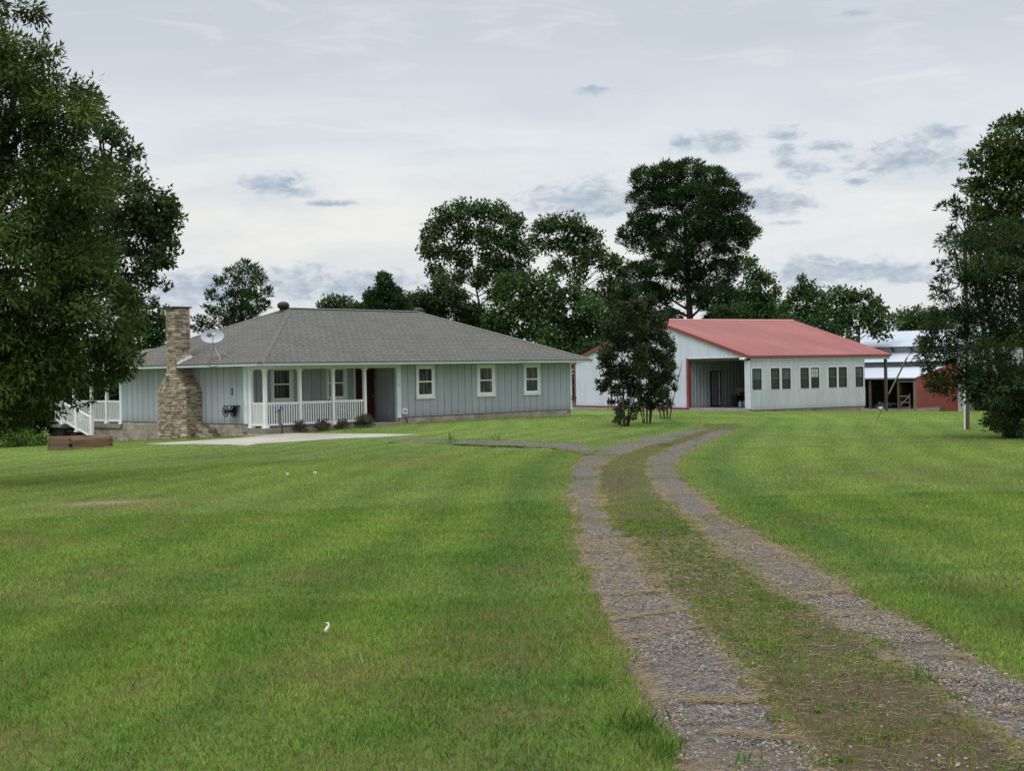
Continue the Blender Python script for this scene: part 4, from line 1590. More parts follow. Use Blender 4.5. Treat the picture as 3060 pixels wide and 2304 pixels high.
wall(cb, 'end_wall', PR(-.02, 6.1), 12.9, -2.2, lambda u: (2.3 + .155 * (u + .0)) if u < 1.6 else 3.0 + (1.2 * max(0, 1 - abs(u - 7.1) / 5.8)), boards(12.9, .25, .008, .01), M_GREYMET)
mb = MB()
mb.box((.01, .0, -1.9), (.07, 3.2, -1.08))
mb.build('block_footing', M_CONC2, cb)
for s, m in ((-1.18, M_BROWNPOST), (-.06, M_GREYWOOD), (-3.2, M_BROWNPOST), (-6.2, M_BROWNPOST)):
    mb = MB()
    mb.box((s - .07, -.06, -1.6), (s + .07, .08, .78))
    mb.build('shed_post', m, cb)
mb = MB()
mb.box((-1.1, -.04, .62), (-.13, .06, .70))
mb.build('door_lintel', M_GREYWOOD, cb)
gt = thing('wooden_gate', 'small weathered gate with a diagonal brace in the dark shed doorway', 'gate', (OB[0] - .62 * math.cos(R(43)) + .2 * math.sin(R(-43)), OB[1] + .62 * math.sin(R(43)) + .2 * math.cos(R(43)), -1.12), R(-43))
for x in (-.42, .40):
    mb = MB()
    mb.box((x - .03, -.02, 0), (x + .03, .02, 1.0))
    mb.build('stile', M_GREYWOOD, gt)
for z in (.05, .40, .80):
    mb = MB()
    mb.box((-.389, -.015, z), (.369, .015, z + .07))
    mb.build('rail', M_GREYWOOD, gt)
mb = MB()
mb.bar((-.38, -.03, .1), (.36, -.03, .82), .02, .07)
mb.build('brace', M_GREYWOOD, gt)
r_ = random.Random(3)
mb = MB()
for i in range(46):
    x, y = r_.gauss(0, .55), r_.gauss(0, .35)
    mb.bar((x, y, .05 + .3 * math.exp(-(x * x + y * y))), (x + r_.uniform(-.5, .5), y + r_.uniform(-.3, .3), .1 + .25 * math.exp(-(x * x + y * y))), .08, .05)
hp = mb.build('scrap_heap', M_BROWNPOST, None, (OB[0] - 2.1 * math.cos(R(43)) + .6 * .68, OB[1] + 2.1 * math.sin(R(43)) + .6 * .73, -1.12))
tag(hp, 'low grey heap of scrap boards under the open silver roofed shed', 'scrap heap')

# ------------------------------------------------------------------ utility pole with guy wire
ux, uy = 15.84, 48.08
uz = g1(ux, uy)
up_ = thing('utility_pole', 'weathered utility pole with a white conduit in front of the dark cedar', 'utility pole', (ux, uy, uz))
top = Vector((.12, .05, 6.33 - uz))
mb = MB()
mb.tube([(.09, 0, -.3), top * .5 + Vector((.05, 0, 0)), top], [.082, .078, .07], 12)
mb.build('pole', paint('old_pole_wood', (.11, .088, .072), .9, .25, 4.0), up_)
mb = MB()
mb.tube([(-.03, -.10, -.1), (.0, -.10, 2.4), (.02, -.09, 4.7)], .030, 8)
mb.build('conduit', M_WHITEP, up_)
mb = MB()
mb.tube([top + Vector((0, 0, -.35)), top + Vector((-.5, -.05, -.32)), top + Vector((-.9, -.1, -.25))], .025, 6)
for dx in (-.9, -.75):
    mb.lathe([(0, 0), (.05, .0), (.06, .05), (.04, .09), (.055, .14), (0, .16)], 8, tuple(top + Vector((dx, -.1, -.26))))
mb.build('bracket', M_GALV, up_)
gx0, gy0 = 15.13, 57.2
anch = Vector((gx0, gy0, g1(gx0, gy0)))
gtop = Vector((ux, uy, uz)) + top - Vector((0, 0, .3))
gw_ = thing('guy_wire', 'thin guy wire with a tan guard sleeve running down to the lawn', 'guy wire', anch)
mb = MB()
mb.tube([(0, 0, -.1), gtop - anch], .011, 6)
mb.build('cable', M_BLACK, gw_)
dv = gtop - anch
mb = MB()
mb.tube([dv * .175, dv * .395], .027, 8)
mb.build('sleeve', M_SLEEVE, gw_)

# ------------------------------------------------------------------ small bits in the lawn
bx, by = -1.31, 9.5
mb = MB()
mb.tube([(-.012, 0, -.01), (-.01, 0, .012), (.002, 0, .028), (.010, .002, .045), (.004, 0, .060), (-.014, 0, .062)], [.010, .013, .011, .007, .006, .001], 8)
tag(mb.build('white_scrap', M_WHITEP, None, (bx, by, g1(bx, by) + .02), True), 'small upright curled white scrap in the near grass', 'scrap')
for (x, y, lab, sz) in ((-4.20, 29.0, 'white scrap lying in the mid lawn, the right one of a pair', .04), (-4.77, 28.9, 'white scrap lying in the mid lawn, the left one of a pair', .03)):
    mb = MB()
    n = 7
    for i in range(n):
        a0, a1 = 2 * math.pi * i / n, 2 * math.pi * (i + 1) / n
        mb.face([(0, 0, .05), (sz * math.cos(a0), .6 * sz * math.sin(a0), .03 + .02 * (i % 2)), (sz * math.cos(a1), .6 * sz * math.sin(a1), .03 + .02 * ((i + 1) % 2))])
        mb.face([(0, 0, .0), (sz * math.cos(a1), .6 * sz * math.sin(a1), .0), (sz * math.cos(a0), .6 * sz * math.sin(a0), .0)])
    tag(mb.build('white_scrap', M_WHITEP, None, (x, y, g1(x, y) + .02)), lab, 'scrap')

# ------------------------------------------------------------------ trees
TREES = {
'loblolly_pine':((15.05,115.0,-1.00),[(-3.4,18.5,1.47),(-1.8,19.1,1.40),(0.1,19.3,1.33),(1.7,18.6,1.40),(2.8,17.3,1.66),(-3.4,17.0,1.66),(-1.4,17.0,1.84),(0.5,16.9,1.84),(2.2,16.1,1.47),(3.8,16.5,1.29),(-4.0,15.5,0.92),(-2.6,14.7,1.66),(-0.3,14.6,1.84),(2.0,14.2,1.84),(3.9,14.5,1.47),(4.8,14.1,1.03),(-4.9,14.3,0.92),(-5.5,13.7,0.52),(-3.4,13.5,1.40),(-1.5,12.7,1.77),(1.2,12.7,1.77),(3.5,13.0,1.47),(-2.3,11.2,1.70),(-4.3,10.8,1.25),(-0.4,10.7,1.55),(2.3,10.7,1.84),(4.2,11.4,1.03),(-4.1,8.9,1.70),(-2.4,8.8,1.40),(2.3,8.4,1.99),(3.8,8.0,1.70),(0.4,8.8,1.33),(-3.9,6.5,1.77),(2.3,6.0,1.84),(4.2,5.6,1.66),(-2.0,6.9,1.29)]),
'oak_a':((-1.20,110.0,-1.00),[(-4.7,14.1,1.16),(-5.3,12.4,0.83),(-3.8,15.0,1.08),(-2.5,15.5,1.08),(-1.0,15.6,1.08),(0.5,15.4,1.00),(1.6,14.6,1.08),(-2.5,13.9,1.16),(-0.7,13.8,1.33),(1.2,13.1,1.33),(-4.0,12.4,1.00),(-2.6,12.0,1.08),(-0.3,11.6,1.33),(1.5,11.2,1.25),(2.6,12.3,0.75),(-4.8,10.9,0.75),(-4.0,9.9,0.91),(-2.9,10.5,0.75),(-1.1,10.3,1.00),(0.8,10.3,1.08),(2.2,10.4,0.75),(-0.2,8.8,0.67),(0.5,9.1,0.91),(-5.6,13.4,0.50)]),
'oak_b':((4.15,114.0,-1.00),[(-1.5,14.7,0.98),(-0.3,14.9,1.07),(1.2,14.6,1.25),(2.6,13.8,1.07),(0.8,13.1,1.25),(-0.9,13.2,0.80),(2.3,12.3,1.16),(3.5,12.5,0.80),(0.0,11.4,0.89),(1.6,10.8,0.98),(3.9,11.5,0.98),(4.8,11.9,0.71),(5.1,10.7,0.80),(3.8,9.9,0.89),(2.7,8.8,0.80),(4.2,8.4,1.07),(-2.0,13.6,0.62),(5.0,9.2,0.89)]),
'bushy':((2.46,100.0,-1.00),[(-2.5,9.2,1.15),(-0.8,9.2,1.08),(0.5,9.1,0.94),(-1.2,7.8,1.42),(0.5,7.8,1.42),(1.8,8.1,1.21),(2.9,7.4,1.21),(-2.6,7.2,1.42),(-3.3,6.2,1.21),(-0.9,6.1,1.55),(0.8,5.8,1.55),(2.5,5.7,1.42),(3.8,6.0,1.21),(1.8,4.4,1.42),(3.1,4.0,1.28),(0.1,4.8,1.35),(-2.6,5.1,1.28),(4.1,4.8,1.18),(-3.9,6.6,0.67)]),
'dark':((-5.09,106.0,-1.00),[(-2.2,8.3,1.04),(-1.1,8.6,1.12),(-0.0,8.0,1.28),(1.1,8.2,1.12),(1.8,7.1,1.12),(2.5,7.5,0.80),(0.5,8.9,0.88),(-0.8,6.8,1.12),(1.4,6.4,0.96),(-2.0,6.9,0.88),(-2.7,8.0,0.72),(2.5,6.5,0.72),(-0.3,9.6,0.56)]),
'cone':((-9.19,100.0,-1.00),[(0.1,9.8,0.30),(0.0,9.4,0.61),(0.1,8.7,0.94),(-0.6,8.3,0.88),(0.7,8.2,0.94),(-0.0,7.5,1.21),(-1.0,7.5,0.74),(1.2,7.6,0.74),(0.3,6.6,1.42),(-1.2,6.7,0.74)]),
'round':((-14.44,112.0,-1.00),[(-0.0,8.8,0.68),(0.9,8.6,0.68),(-0.8,8.3,0.49),(1.7,8.3,0.53),(0.4,7.9,0.98),(-0.8,7.7,0.60),(1.5,7.6,0.68)]),
'pineL':((-18.98,95.0,-1.00),[(0.4,10.6,0.40),(-0.3,9.9,0.63),(1.0,10.1,0.63),(-0.9,9.2,0.52),(0.2,8.9,0.75),(1.6,9.2,0.63),(2.1,8.5,0.40),(-1.6,8.3,0.46),(-0.3,7.9,0.75),(1.1,7.9,0.87),(-1.9,7.3,0.46),(-1.0,7.0,0.75),(-2.6,6.7,0.40),(0.6,7.0,0.92),(1.8,7.6,0.52),(-0.4,6.0,0.92),(-2.0,6.2,0.52),(1.1,6.2,0.81),(-2.9,6.0,0.35)]),
'leftmid':((-22.59,85.0,-1.25),[(-0.4,7.7,0.46),(0.4,7.7,0.40),(-0.7,6.6,0.92),(0.4,6.6,0.86),(1.2,7.3,0.26),(-0.5,5.4,1.09),(0.7,5.4,0.80),(1.0,6.3,0.57),(-1.3,7.2,0.69),(-0.2,4.4,0.86)]),
'backA':((-27.33,82.0,-1.38),[(0.1,4.3,1.66),(-1.6,3.2,1.94),(0.9,2.3,1.38),(-2.1,4.8,1.66),(-0.8,1.5,1.38),(1.2,3.7,1.11),(-3.2,3.8,1.66),(-3.0,1.5,1.38)]),
'backB':((-24.23,80.0,-1.29),[(0.4,4.4,1.35),(-0.5,2.7,1.48),(0.9,2.5,1.35),(1.4,4.1,1.08),(-0.8,1.4,1.21),(0.8,1.4,1.08),(1.7,2.2,0.94)]),
'rightA':((19.06,106.0,-1.00),[(-0.4,11.0,0.50),(0.2,9.9,0.79),(0.9,9.6,0.64),(1.4,8.6,0.43),(-0.5,8.9,1.07),(0.5,7.8,1.14),(-0.9,7.1,1.29),(0.6,6.7,1.00),(1.2,7.5,0.64)]),
'rightB':((21.19,100.0,-1.00),[(0.3,9.0,0.54),(-0.4,8.0,0.74),(1.0,7.9,0.88),(-1.1,7.1,0.74),(0.6,6.5,1.28),(-0.9,6.2,0.94),(0.3,8.2,0.74),(1.6,6.8,0.74)]),
'rightC':((24.57,98.0,-1.00),[(-1.5,7.7,0.79),(-0.5,7.8,0.73),(0.5,7.6,0.79),(1.4,7.3,0.60),(2.0,6.6,0.46),(-0.2,6.3,1.26),(-1.7,6.0,1.19),(1.1,6.0,1.06),(2.7,5.9,0.46),(-0.9,5.3,1.16),(1.7,5.3,0.93)]),
'rightD':((35.14,120.0,-1.00),[(-0.5,7.0,0.91),(0.6,7.2,0.79),(-0.9,6.2,0.91),(1.2,6.2,1.13),(0.1,5.4,1.25),(1.9,6.7,1.13),(2.3,5.4,1.42)]),
'gap':((5.11,93.0,-1.00),[(0.7,3.7,1.32),(1.0,2.1,1.32),(-0.9,1.8,1.26),(-0.6,3.1,1.13),(0.0,0.7,1.13),(-1.2,0.7,0.94),(1.6,3.4,1.10)]),
'fill':((8.48,108.0,-1.00),[(-0.6,6.7,1.24),(0.5,7.8,1.09),(1.2,6.3,1.24),(0.2,9.3,0.73),(1.1,8.9,0.80),(-1.0,4.9,1.09),(0.6,4.9,1.17),(-0.2,8.0,0.87)]),
'fillR':((19.05,108.0,-1.00),[(-0.6,6.5,1.24),(0.8,6.1,1.24),(1.9,6.5,1.02),(-1.7,6.6,1.31),(2.7,6.1,0.95),(0.5,7.2,1.02),(-2.4,6.9,1.09)]),
'hedge':((-22.15,62.0,-1.20),[(-0.6,1.3,0.92),(0.2,1.5,0.84),(0.9,1.1,0.59),(-1.0,0.7,0.84),(0.0,0.7,0.63),(0.6,0.5,0.38),(-0.4,2.2,0.84),(-1.6,1.3,1.05),(1.2,0.8,0.29)]),
'low':((-12.22,109.0,-1.00),[(-0.0,7.9,0.59),(0.5,7.8,0.66),(-0.8,7.6,0.59),(1.1,7.6,0.59),(0.1,7.1,0.96),(4.0,7.9,0.51),(4.5,7.7,0.59)]),
'farright':((33.43,95.0,-1.00),[(-0.9,0.3,0.96),(0.3,0.6,1.09),(1.6,0.6,1.15),(2.9,0.9,1.28),(-1.9,-0.1,0.64),(3.9,0.3,1.28),(1.0,-0.3,0.96)]),
'L1':((-12.44,30.0,-0.59),[(1.6,10.5,0.45),(1.1,11.3,0.81),(1.6,9.7,0.47),(2.0,9.2,0.57),(2.5,9.2,0.30),(2.4,9.8,0.08),(1.8,8.8,0.67),(2.7,8.4,0.71),(3.2,8.0,0.55),(1.4,7.6,1.21),(2.3,7.6,0.85),(2.9,6.7,0.93),(3.4,6.3,0.55),(1.9,6.1,1.11),(1.9,5.1,1.21),(3.1,5.0,0.85),(3.2,4.2,0.81),(2.3,3.7,1.01),(3.5,3.4,0.67),(3.8,2.8,0.38),(1.7,2.7,0.91),(2.6,2.6,0.67),(1.3,2.1,0.71),(3.2,2.2,0.22),(2.8,2.0,0.14),(3.4,2.5,0.30),(0.4,8.6,1.62),(-0.2,6.6,1.72),(0.1,4.6,1.72),(0.2,2.8,1.52),(3.9,4.1,0.36),(1.8,1.7,0.40),(1.0,1.7,0.57),(4.1,2.9,0.16),(4.1,3.6,0.22),(2.4,1.9,0.12),(3.0,1.8,0.08),(4.1,2.8,0.20),(3.9,3.3,0.34),(3.6,2.8,0.45),(3.8,2.5,0.20),(1.5,3.4,0.91),(2.1,2.4,0.71),(1.0,2.1,0.81)]),
'L2':((-15.37,38.0,-0.81),[(3.8,10.4,0.26),(4.2,9.7,0.33),(4.5,9.2,0.28),(4.8,9.1,0.21),(4.4,8.5,0.46),(4.8,8.1,0.46),(5.3,7.6,0.46),(5.8,7.2,0.44),(6.1,7.3,0.19),(5.6,6.6,0.46),(5.9,6.6,0.21),(5.4,6.0,0.46),(5.8,5.8,0.19),(5.1,5.3,0.46),(4.6,4.8,0.41),(3.9,7.3,0.85),(4.2,6.0,0.72),(4.9,6.9,0.51),(4.8,4.8,0.31),(5.5,5.5,0.23),(3.2,5.9,1.15),(3.0,7.7,1.03),(5.7,7.0,0.56),(6.0,7.2,0.31),(5.8,6.1,0.38),(6.1,6.9,0.21),(5.5,7.3,0.56),(5.1,6.4,0.64),(5.5,5.3,0.33),(4.9,8.8,0.33),(4.5,9.4,0.36),(4.0,10.0,0.36),(5.8,6.6,0.38)]),
'cedar':((14.79,40.5,-0.47),[(-0.8,4.7,0.74),(-1.2,5.0,0.49),(-1.7,4.8,0.36),(-1.4,4.0,0.63),(-2.1,4.2,0.27),(-1.8,3.4,0.60),(-2.4,3.4,0.27),(-2.5,2.9,0.27),(-2.1,2.6,0.55),(-2.7,2.6,0.16),(-1.4,2.5,0.74),(-2.0,1.8,0.46),(-1.3,1.5,0.63),(-0.5,3.3,1.01),(0.2,4.7,1.09),(-0.5,1.7,0.90),(0.2,1.3,1.01),(-0.2,0.6,0.52),(0.2,0.4,0.44),(-0.6,0.6,0.30),(-0.9,5.8,0.55),(-0.2,5.8,0.68),(0.9,3.3,1.37),(1.0,1.3,1.23),(0.9,5.3,1.23),(-2.4,2.2,0.19),(-2.1,4.6,0.19)]),
'pineR':((16.53,47.0,-0.56),[(-1.3,7.8,0.24),(-1.6,7.7,0.16),(-1.0,7.4,0.22),(-0.5,7.3,0.25),(-0.7,8.2,0.22),(-0.9,8.5,0.19),(-0.4,7.8,0.25),(-1.5,6.8,0.19),(-1.2,6.5,0.22),(-1.7,5.7,0.19),(-1.4,5.9,0.22),(-0.5,6.2,0.48),(-0.1,7.1,0.38)]),
'decR':((16.66,44.0,-0.53),[(-0.5,9.9,0.45),(-0.9,9.4,0.45),(-1.4,9.1,0.42),(-1.8,8.8,0.33),(-1.1,8.5,0.65),(-0.3,8.7,0.80),(-1.6,8.0,0.42),(-1.1,7.4,0.77),(-0.3,7.2,0.95),(-1.2,6.2,0.74),(-0.5,6.0,0.80),(-0.2,10.1,0.30),(0.4,8.9,1.04),(0.7,7.2,1.34),(-0.1,8.9,0.83),(0.3,10.0,0.39)]),
'bushL':((-21.53,60.0,-1.17),[(-0.5,0.4,0.36),(0.1,0.5,0.32),(0.7,0.3,0.28),(-0.9,0.6,0.40),(-0.2,0.1,0.24),(0.5,0.1,0.20),(1.1,0.3,0.24)]),
}


def leaves(pos, dirv, side, ln, wd):
    """diamond leaves: N x 4 vertices"""
    a = pos
    b = pos + dirv * (.45 * ln)[:, None] + side * (wd / 2)[:, None]
    c = pos + dirv * ln[:, None]
    d_ = pos + dirv * (.45 * ln)[:, None] - side * (wd / 2)[:, None]
    return np.stack([a, b, c, d_], 1).reshape(-1, 3)


def unit(v):
    return v / np.maximum(np.linalg.norm(v, axis=1, keepdims=True), 1e-9)


def tree(name, label, base, lobes, style='broad', ll=.24, lw=.15, cover=2.4, sub=.42, dark=(.022, .046, .014), lite=(.060, .105, .028), tr=.22,
         dup=2, depth=.6, limbs=26, bark=None, group=None, top=None, cat='tree', lean=0.0, trunk=True, shell=(.45, 1.0), stems=1, flat=.85, nsf=6.4, tonev=.15):
    rg = np.random.default_rng(sum(map(ord, label)))
    t = thing(name, label, cat, base, 0, group)
    L = np.array(lobes)
    mx, Rx = (L[:, 0].min() + L[:, 0].max()) / 2, (L[:, 0].max() - L[:, 0].min()) / 2 + .5
    V, Cc, cents = [], [], []
    dk, lt = np.array(dark), np.array(lite)
    for (dx, dz, r) in L:
        room = Rx * depth * math.sqrt(max(.05, 1 - ((dx - mx) / Rx) ** 2))
        for k in range(dup):
            dy = (rg.uniform(-.25, .15) if k == 0 else rg.uniform(-1, 1)) * room
            c = np.array([dx, dy, dz]) + (rg.normal(0, .12 * r, 3) if k else 0)
            if k == 0:
                cents.append((c, r))
            nl = max(30, int(cover * math.pi * r * r / (ll * lw * .5) / dup))
            ns = max(4, int(nsf * (r / sub) ** 2))
            sv_ = unit(rg.normal(size=(ns, 3)) + np.array([0, 0, .15]))
            rr = r * rg.uniform(shell[0], shell[1], ns)[:, None]
            sc_ = c + sv_ * rr * np.array([1, 1, flat])
            tone = rg.uniform(0, 1, ns)
            pick = rg.integers(0, ns, nl)
            sz = np.minimum(sub, r * .55)
            off = np.clip(rg.normal(size=(nl, 3)), -1.7, 1.7) * np.array([.5, .5, .36]) * sz
            p = sc_[pick] + off
            out = unit(off + .25 * sv_[pick] * sz)
            rv = unit(rg.normal(size=(nl, 3)))
            if style == 'pine':
                dv_ = unit(out * .9 + rv * .4 + np.array([0, 0, .55]))
                p = sc_[pick] + off * .55
            elif style == 'long':
                dv_ = unit(out * .8 + rv * .65 + np.array([0, 0, -.28]))
            elif style == 'cedar':
                dv_ = unit(out * .7 + rv * .5 + sv_[pick] * .4 + np.array([0, 0, -.1]))
            else:
                dv_ = unit(rv + out * .4 + np.array([0, 0, -.15]))
            nm = unit(np.array([0, 0, 1.0]) * .8 + rv[::-1] * .7 + sv_[pick] * .35)
            sd_ = unit(np.cross(dv_, nm))
            s1 = rg.uniform(.7, 1.3, nl)
            V.append(leaves(p, dv_, sd_, ll * s1, lw * s1))
            kk = np.clip(.65 * tone[pick] + .45 * rg.uniform(0, 1, nl) - .05, 0, 1)[:, None]
            cl = dk * (1 - kk) + lt * kk
            cl *= rg.uniform(1 - tonev, 1 + tonev)
            Cc.append(np.repeat(cl, 4, 0))
    cr_ = poly_mesh('crown', np.concatenate(V), 4, M_LEAF, np.concatenate(Cc))
    cr_.parent = t
    if trunk:
        mb = MB()
        ht = top if top else L[:, 1].max() * .82
        rb = random.Random(len(lobes))
        tx = L[L[:, 1] > L[:, 1].max() * .7][:, 0].mean() if lean == 0 else lean
        for sidx in range(stems):
            ox = 0 if stems == 1 else (sidx - (stems - 1) / 2) * .055 + rb.uniform(-.03, .03)
            oy = 0 if stems == 1 else rb.uniform(-.12, .12)
            ex = tx if stems == 1 else (sidx - (stems - 1) / 2) * .26 + rb.uniform(-.25, .25)
            ey = 0 if stems == 1 else rb.uniform(-.6, .6)
            path = [(ox + ex * (k ** 1.3) + .05 * ht * .1 * math.sin(k * 5 + sidx), oy + ey * k, -.3 + (ht + .3) * k) for k in np.linspace(0, 1, 8)]
            mb.tube(path, [tr * (1.25 if k == 0 else 1) * (rb.uniform(.7, 1.2) if stems > 1 else 1) * (1 - .78 * k) for k in np.linspace(0, 1, 8)], 8)
        order = sorted(cents, key=lambda q: -q[1])[:limbs]
        for c, r in order:
            zs = max(.18 * ht, min(c[2] - .35 * abs(c[0] - tx) - .3 * r, ht * .95))
            k = zs / ht
            p0 = Vector((tx * k ** 1.3, 0, zs))
            p2 = Vector(c) + Vector((0, 0, r * .3))
            p1 = p0.lerp(p2, .5) + Vector((0, 0, .10 * (p2 - p0).length * rb.uniform(-.4, 1)))
            r0 = max(tr * .14, min(tr * .42 * (1 - .6 * k), .05 * (p2 - p0).length + .01))
            mb.tube([p0, p0.lerp(p1, .55), p1, p1.lerp(p2, .6), p2], [r0, r0 * .8, r0 * .6, r0 * .4, r0 * .12], 5)
            for q_ in range(3):
                p3 = p2 + Vector((rb.uniform(-1, 1), rb.uniform(-1, 1), rb.uniform(-.2, 1))) * r * .8
                mb.tube([p1.lerp(p2, .3 + .2 * q_), p3], [r0 * .35, r0 * .08], 4)
        mb.build('trunk', bark or M_BARK, t, None, True)
    return t


BG = 'trees behind the house and barn'
PG = dict(dark=(.010, .027, .010), lite=(.036, .072, .020))
OK_ = dict(dark=(.026, .050, .019), lite=(.074, .108, .038))
BR = dict(dark=(.018, .044, .014), lite=(.058, .118, .030))


def T_(key, name, label, **kw):
    b, l = TREES[key]
    return tree(name, label, b, l, **kw)


T_('loblolly_pine', 'pine_tree', 'tallest tree, a broad dark pine rising behind the red barn roof', style='pine', ll=.36, lw=.085, cover=5.0, sub=.55, tr=.42, bark=M_PBARK, group=BG, flat=.62, shell=(.7, 1.0), dup=2, depth=.4, **PG)
T_('oak_a', 'oak_tree', 'airy round topped oak with visible limbs, left of the tall pine', ll=.30, lw=.17, cover=5.2, sub=.42, tr=.26, group=BG, dup=2, limbs=24, shell=(.3, 1.0), depth=.45, top=10.0, **OK_)
T_('oak_b', 'oak_tree', 'airy oak with a flat rounded top standing between first oak and pine', ll=.30, lw=.17, cover=5, sub=.42, tr=.24, group=BG, dup=2, limbs=18, shell=(.3, 1.0), depth=.45, top=10.0, **OK_)
T_('bushy', 'broadleaf_tree', 'bushy bright green tree filling the space right of the grey roof', ll=.28, lw=.17, cover=4.2, tr=.2, group=BG, **BR, nsf=3.2, tonev=.25)
T_('dark', 'broadleaf_tree', 'dark loose tree just above the right end of the grey roof ridge', ll=.27, lw=.15, cover=5.5, tr=.2, group=BG, dark=(.014, .030, .012), lite=(.040, .066, .024))
T_('cone', 'cedar_tree', 'dense cone shaped evergreen showing above the middle of the roof ridge', style='pine', ll=.26, lw=.10, cover=5.5, sub=.35, tr=.2, group=BG, dark=(.012, .034, .014), lite=(.032, .074, .026))
T_('round', 'oak_tree', 'low round topped oak showing above the left half of the ridge', ll=.27, lw=.16, cover=4.5, tr=.2, group=BG, dark=(.028, .042, .016), lite=(.070, .092, .034))
T_('pineL', 'pine_tree', 'open crowned pine standing behind the left slope of the grey roof', style='pine', ll=.30, lw=.075, cover=4, sub=.38, tr=.26, bark=M_PBARK, group=BG, shell=(.5, 1.0), **PG)
T_('leftmid', 'broadleaf_tree', 'green pointed tree behind the stone chimney', ll=.22, lw=.14, cover=5, tr=.2, group=BG, **BR, nsf=3.2, tonev=.25)
T_('backA', 'broadleaf_tree', 'dark tree mass behind the left porch stairs', ll=.26, lw=.16, cover=5, tr=.2, group=BG, dark=(.010, .022, .009), lite=(.026, .050, .018))
T_('backB', 'broadleaf_tree', 'dark tree close behind the left porch posts', ll=.26, lw=.16, cover=5, tr=.2, group=BG, dark=(.011, .024, .010), lite=(.028, .052, .018))
T_('rightA', 'broadleaf_tree', 'light feathery tree at the right shoulder of the tall pine', ll=.26, lw=.15, cover=4.6, tr=.18, group=BG, **BR, nsf=3.2, tonev=.25)
T_('rightB', 'broadleaf_tree', 'pointed green tree above the right half of the red roof', ll=.26, lw=.16, cover=4.2, tr=.18, group=BG, **BR, nsf=3.2, tonev=.25)
T_('rightC', 'broadleaf_tree', 'wide green tree above the right rake of the red roof', ll=.28, lw=.18, cover=4.2, tr=.18, group=BG, **BR, nsf=3.2, tonev=.25)
T_('rightD', 'broadleaf_tree', 'small pale tree beyond the silver roof', ll=.26, lw=.15, cover=4.6, tr=.15, group=BG, dark=(.03, .055, .022), lite=(.07, .115, .04))
T_('gap', 'broadleaf_tree', 'dark tree seen in the gap between house and barn', ll=.26, lw=.16, cover=5, tr=.2, group=BG, dark=(.011, .026, .011), lite=(.030, .060, .020), nsf=3.2, tonev=.25)
T_('fill', 'broadleaf_tree', 'dark green tree between the flat topped oak and the tall pine', ll=.28, lw=.17, cover=4.2, tr=.2, group=BG, dark=(.013, .032, .011), lite=(.042, .078, .024), nsf=3.2, tonev=.25)
T_('fillR', 'broadleaf_tree', 'mid green tree below the right shoulder of the tall pine', ll=.28, lw=.17, cover=4.2, tr=.2, group=BG, dark=(.012, .032, .011), lite=(.040, .080, .024), nsf=3.2, tonev=.25)
T_('hedge', 'bush', 'dark bush behind the yellow green bush at the lower left', ll=.16, lw=.10, cover=4.2, tr=.06, cat='bush', dark=(.009, .020, .008), lite=(.026, .050, .016))
T_('low', 'broadleaf_tree', 'low dark tree just over the ridge between round oak and cone evergreen', ll=.26, lw=.16, cover=4.5, tr=.15, group=BG, dark=(.014, .030, .011), lite=(.042, .070, .024))
T_('farright', 'bush', 'dark bush at the far right edge behind the cedar', ll=.26, lw=.16, cover=4.5, tr=.1, cat='bush', dark=(.014, .032, .012), lite=(.036, .075, .022))
T_('L1', 'chestnut_tree', 'near tree at left with long narrow drooping leaves overhanging the porch', style='long', ll=.16, lw=.045, cover=3.9, sub=.36, tr=.24, dup=2, depth=.5, dark=(.024, .042, .012), lite=(.088, .128, .030), shell=(.55, 1.12), nsf=2.4, tonev=.3)
T_('L2', 'oak_tree', 'big leafy oak directly behind the near left tree', ll=.15, lw=.075, cover=4, sub=.30, tr=.3, dup=2, depth=.5, dark=(.028, .046, .020), lite=(.080, .110, .046), shell=(.55, 1.12), nsf=2.6, tonev=.28)
T_('cedar', 'cedar_tree', 'large dark cedar at the right edge, branches reaching the lawn', style='cedar', ll=.13, lw=.04, limbs=10, cover=3.9, sub=.26, tr=.24, dup=2, depth=.55, dark=(.014, .030, .013), lite=(.048, .078, .027), shell=(.6, 1.25), flat=.6, nsf=2.6, tonev=.25)
T_('pineR', 'pine_tree', 'pine with brushy upswept branches at the left side of the dark cedar', style='pine', ll=.20, lw=.05, cover=4.5, sub=.22, tr=.12, dup=2, depth=.4, bark=M_PBARK, dark=(.016, .032, .016), lite=(.042, .072, .032))
T_('decR', 'broadleaf_tree', 'tall leafy tree above the dark cedar at the upper right edge', ll=.17, lw=.085, cover=4.2, sub=.28, tr=.22, dup=2, depth=.5, dark=(.024, .044, .015), lite=(.078, .118, .034), nsf=2.8, tonev=.25)
T_('bushL', 'bush', 'bright yellow green bush at the lower left under the big tree', ll=.10, lw=.06, cover=4, sub=.16, tr=.03, cat='bush', dark=(.04, .085, .016), lite=(.12, .21, .045), limbs=6)

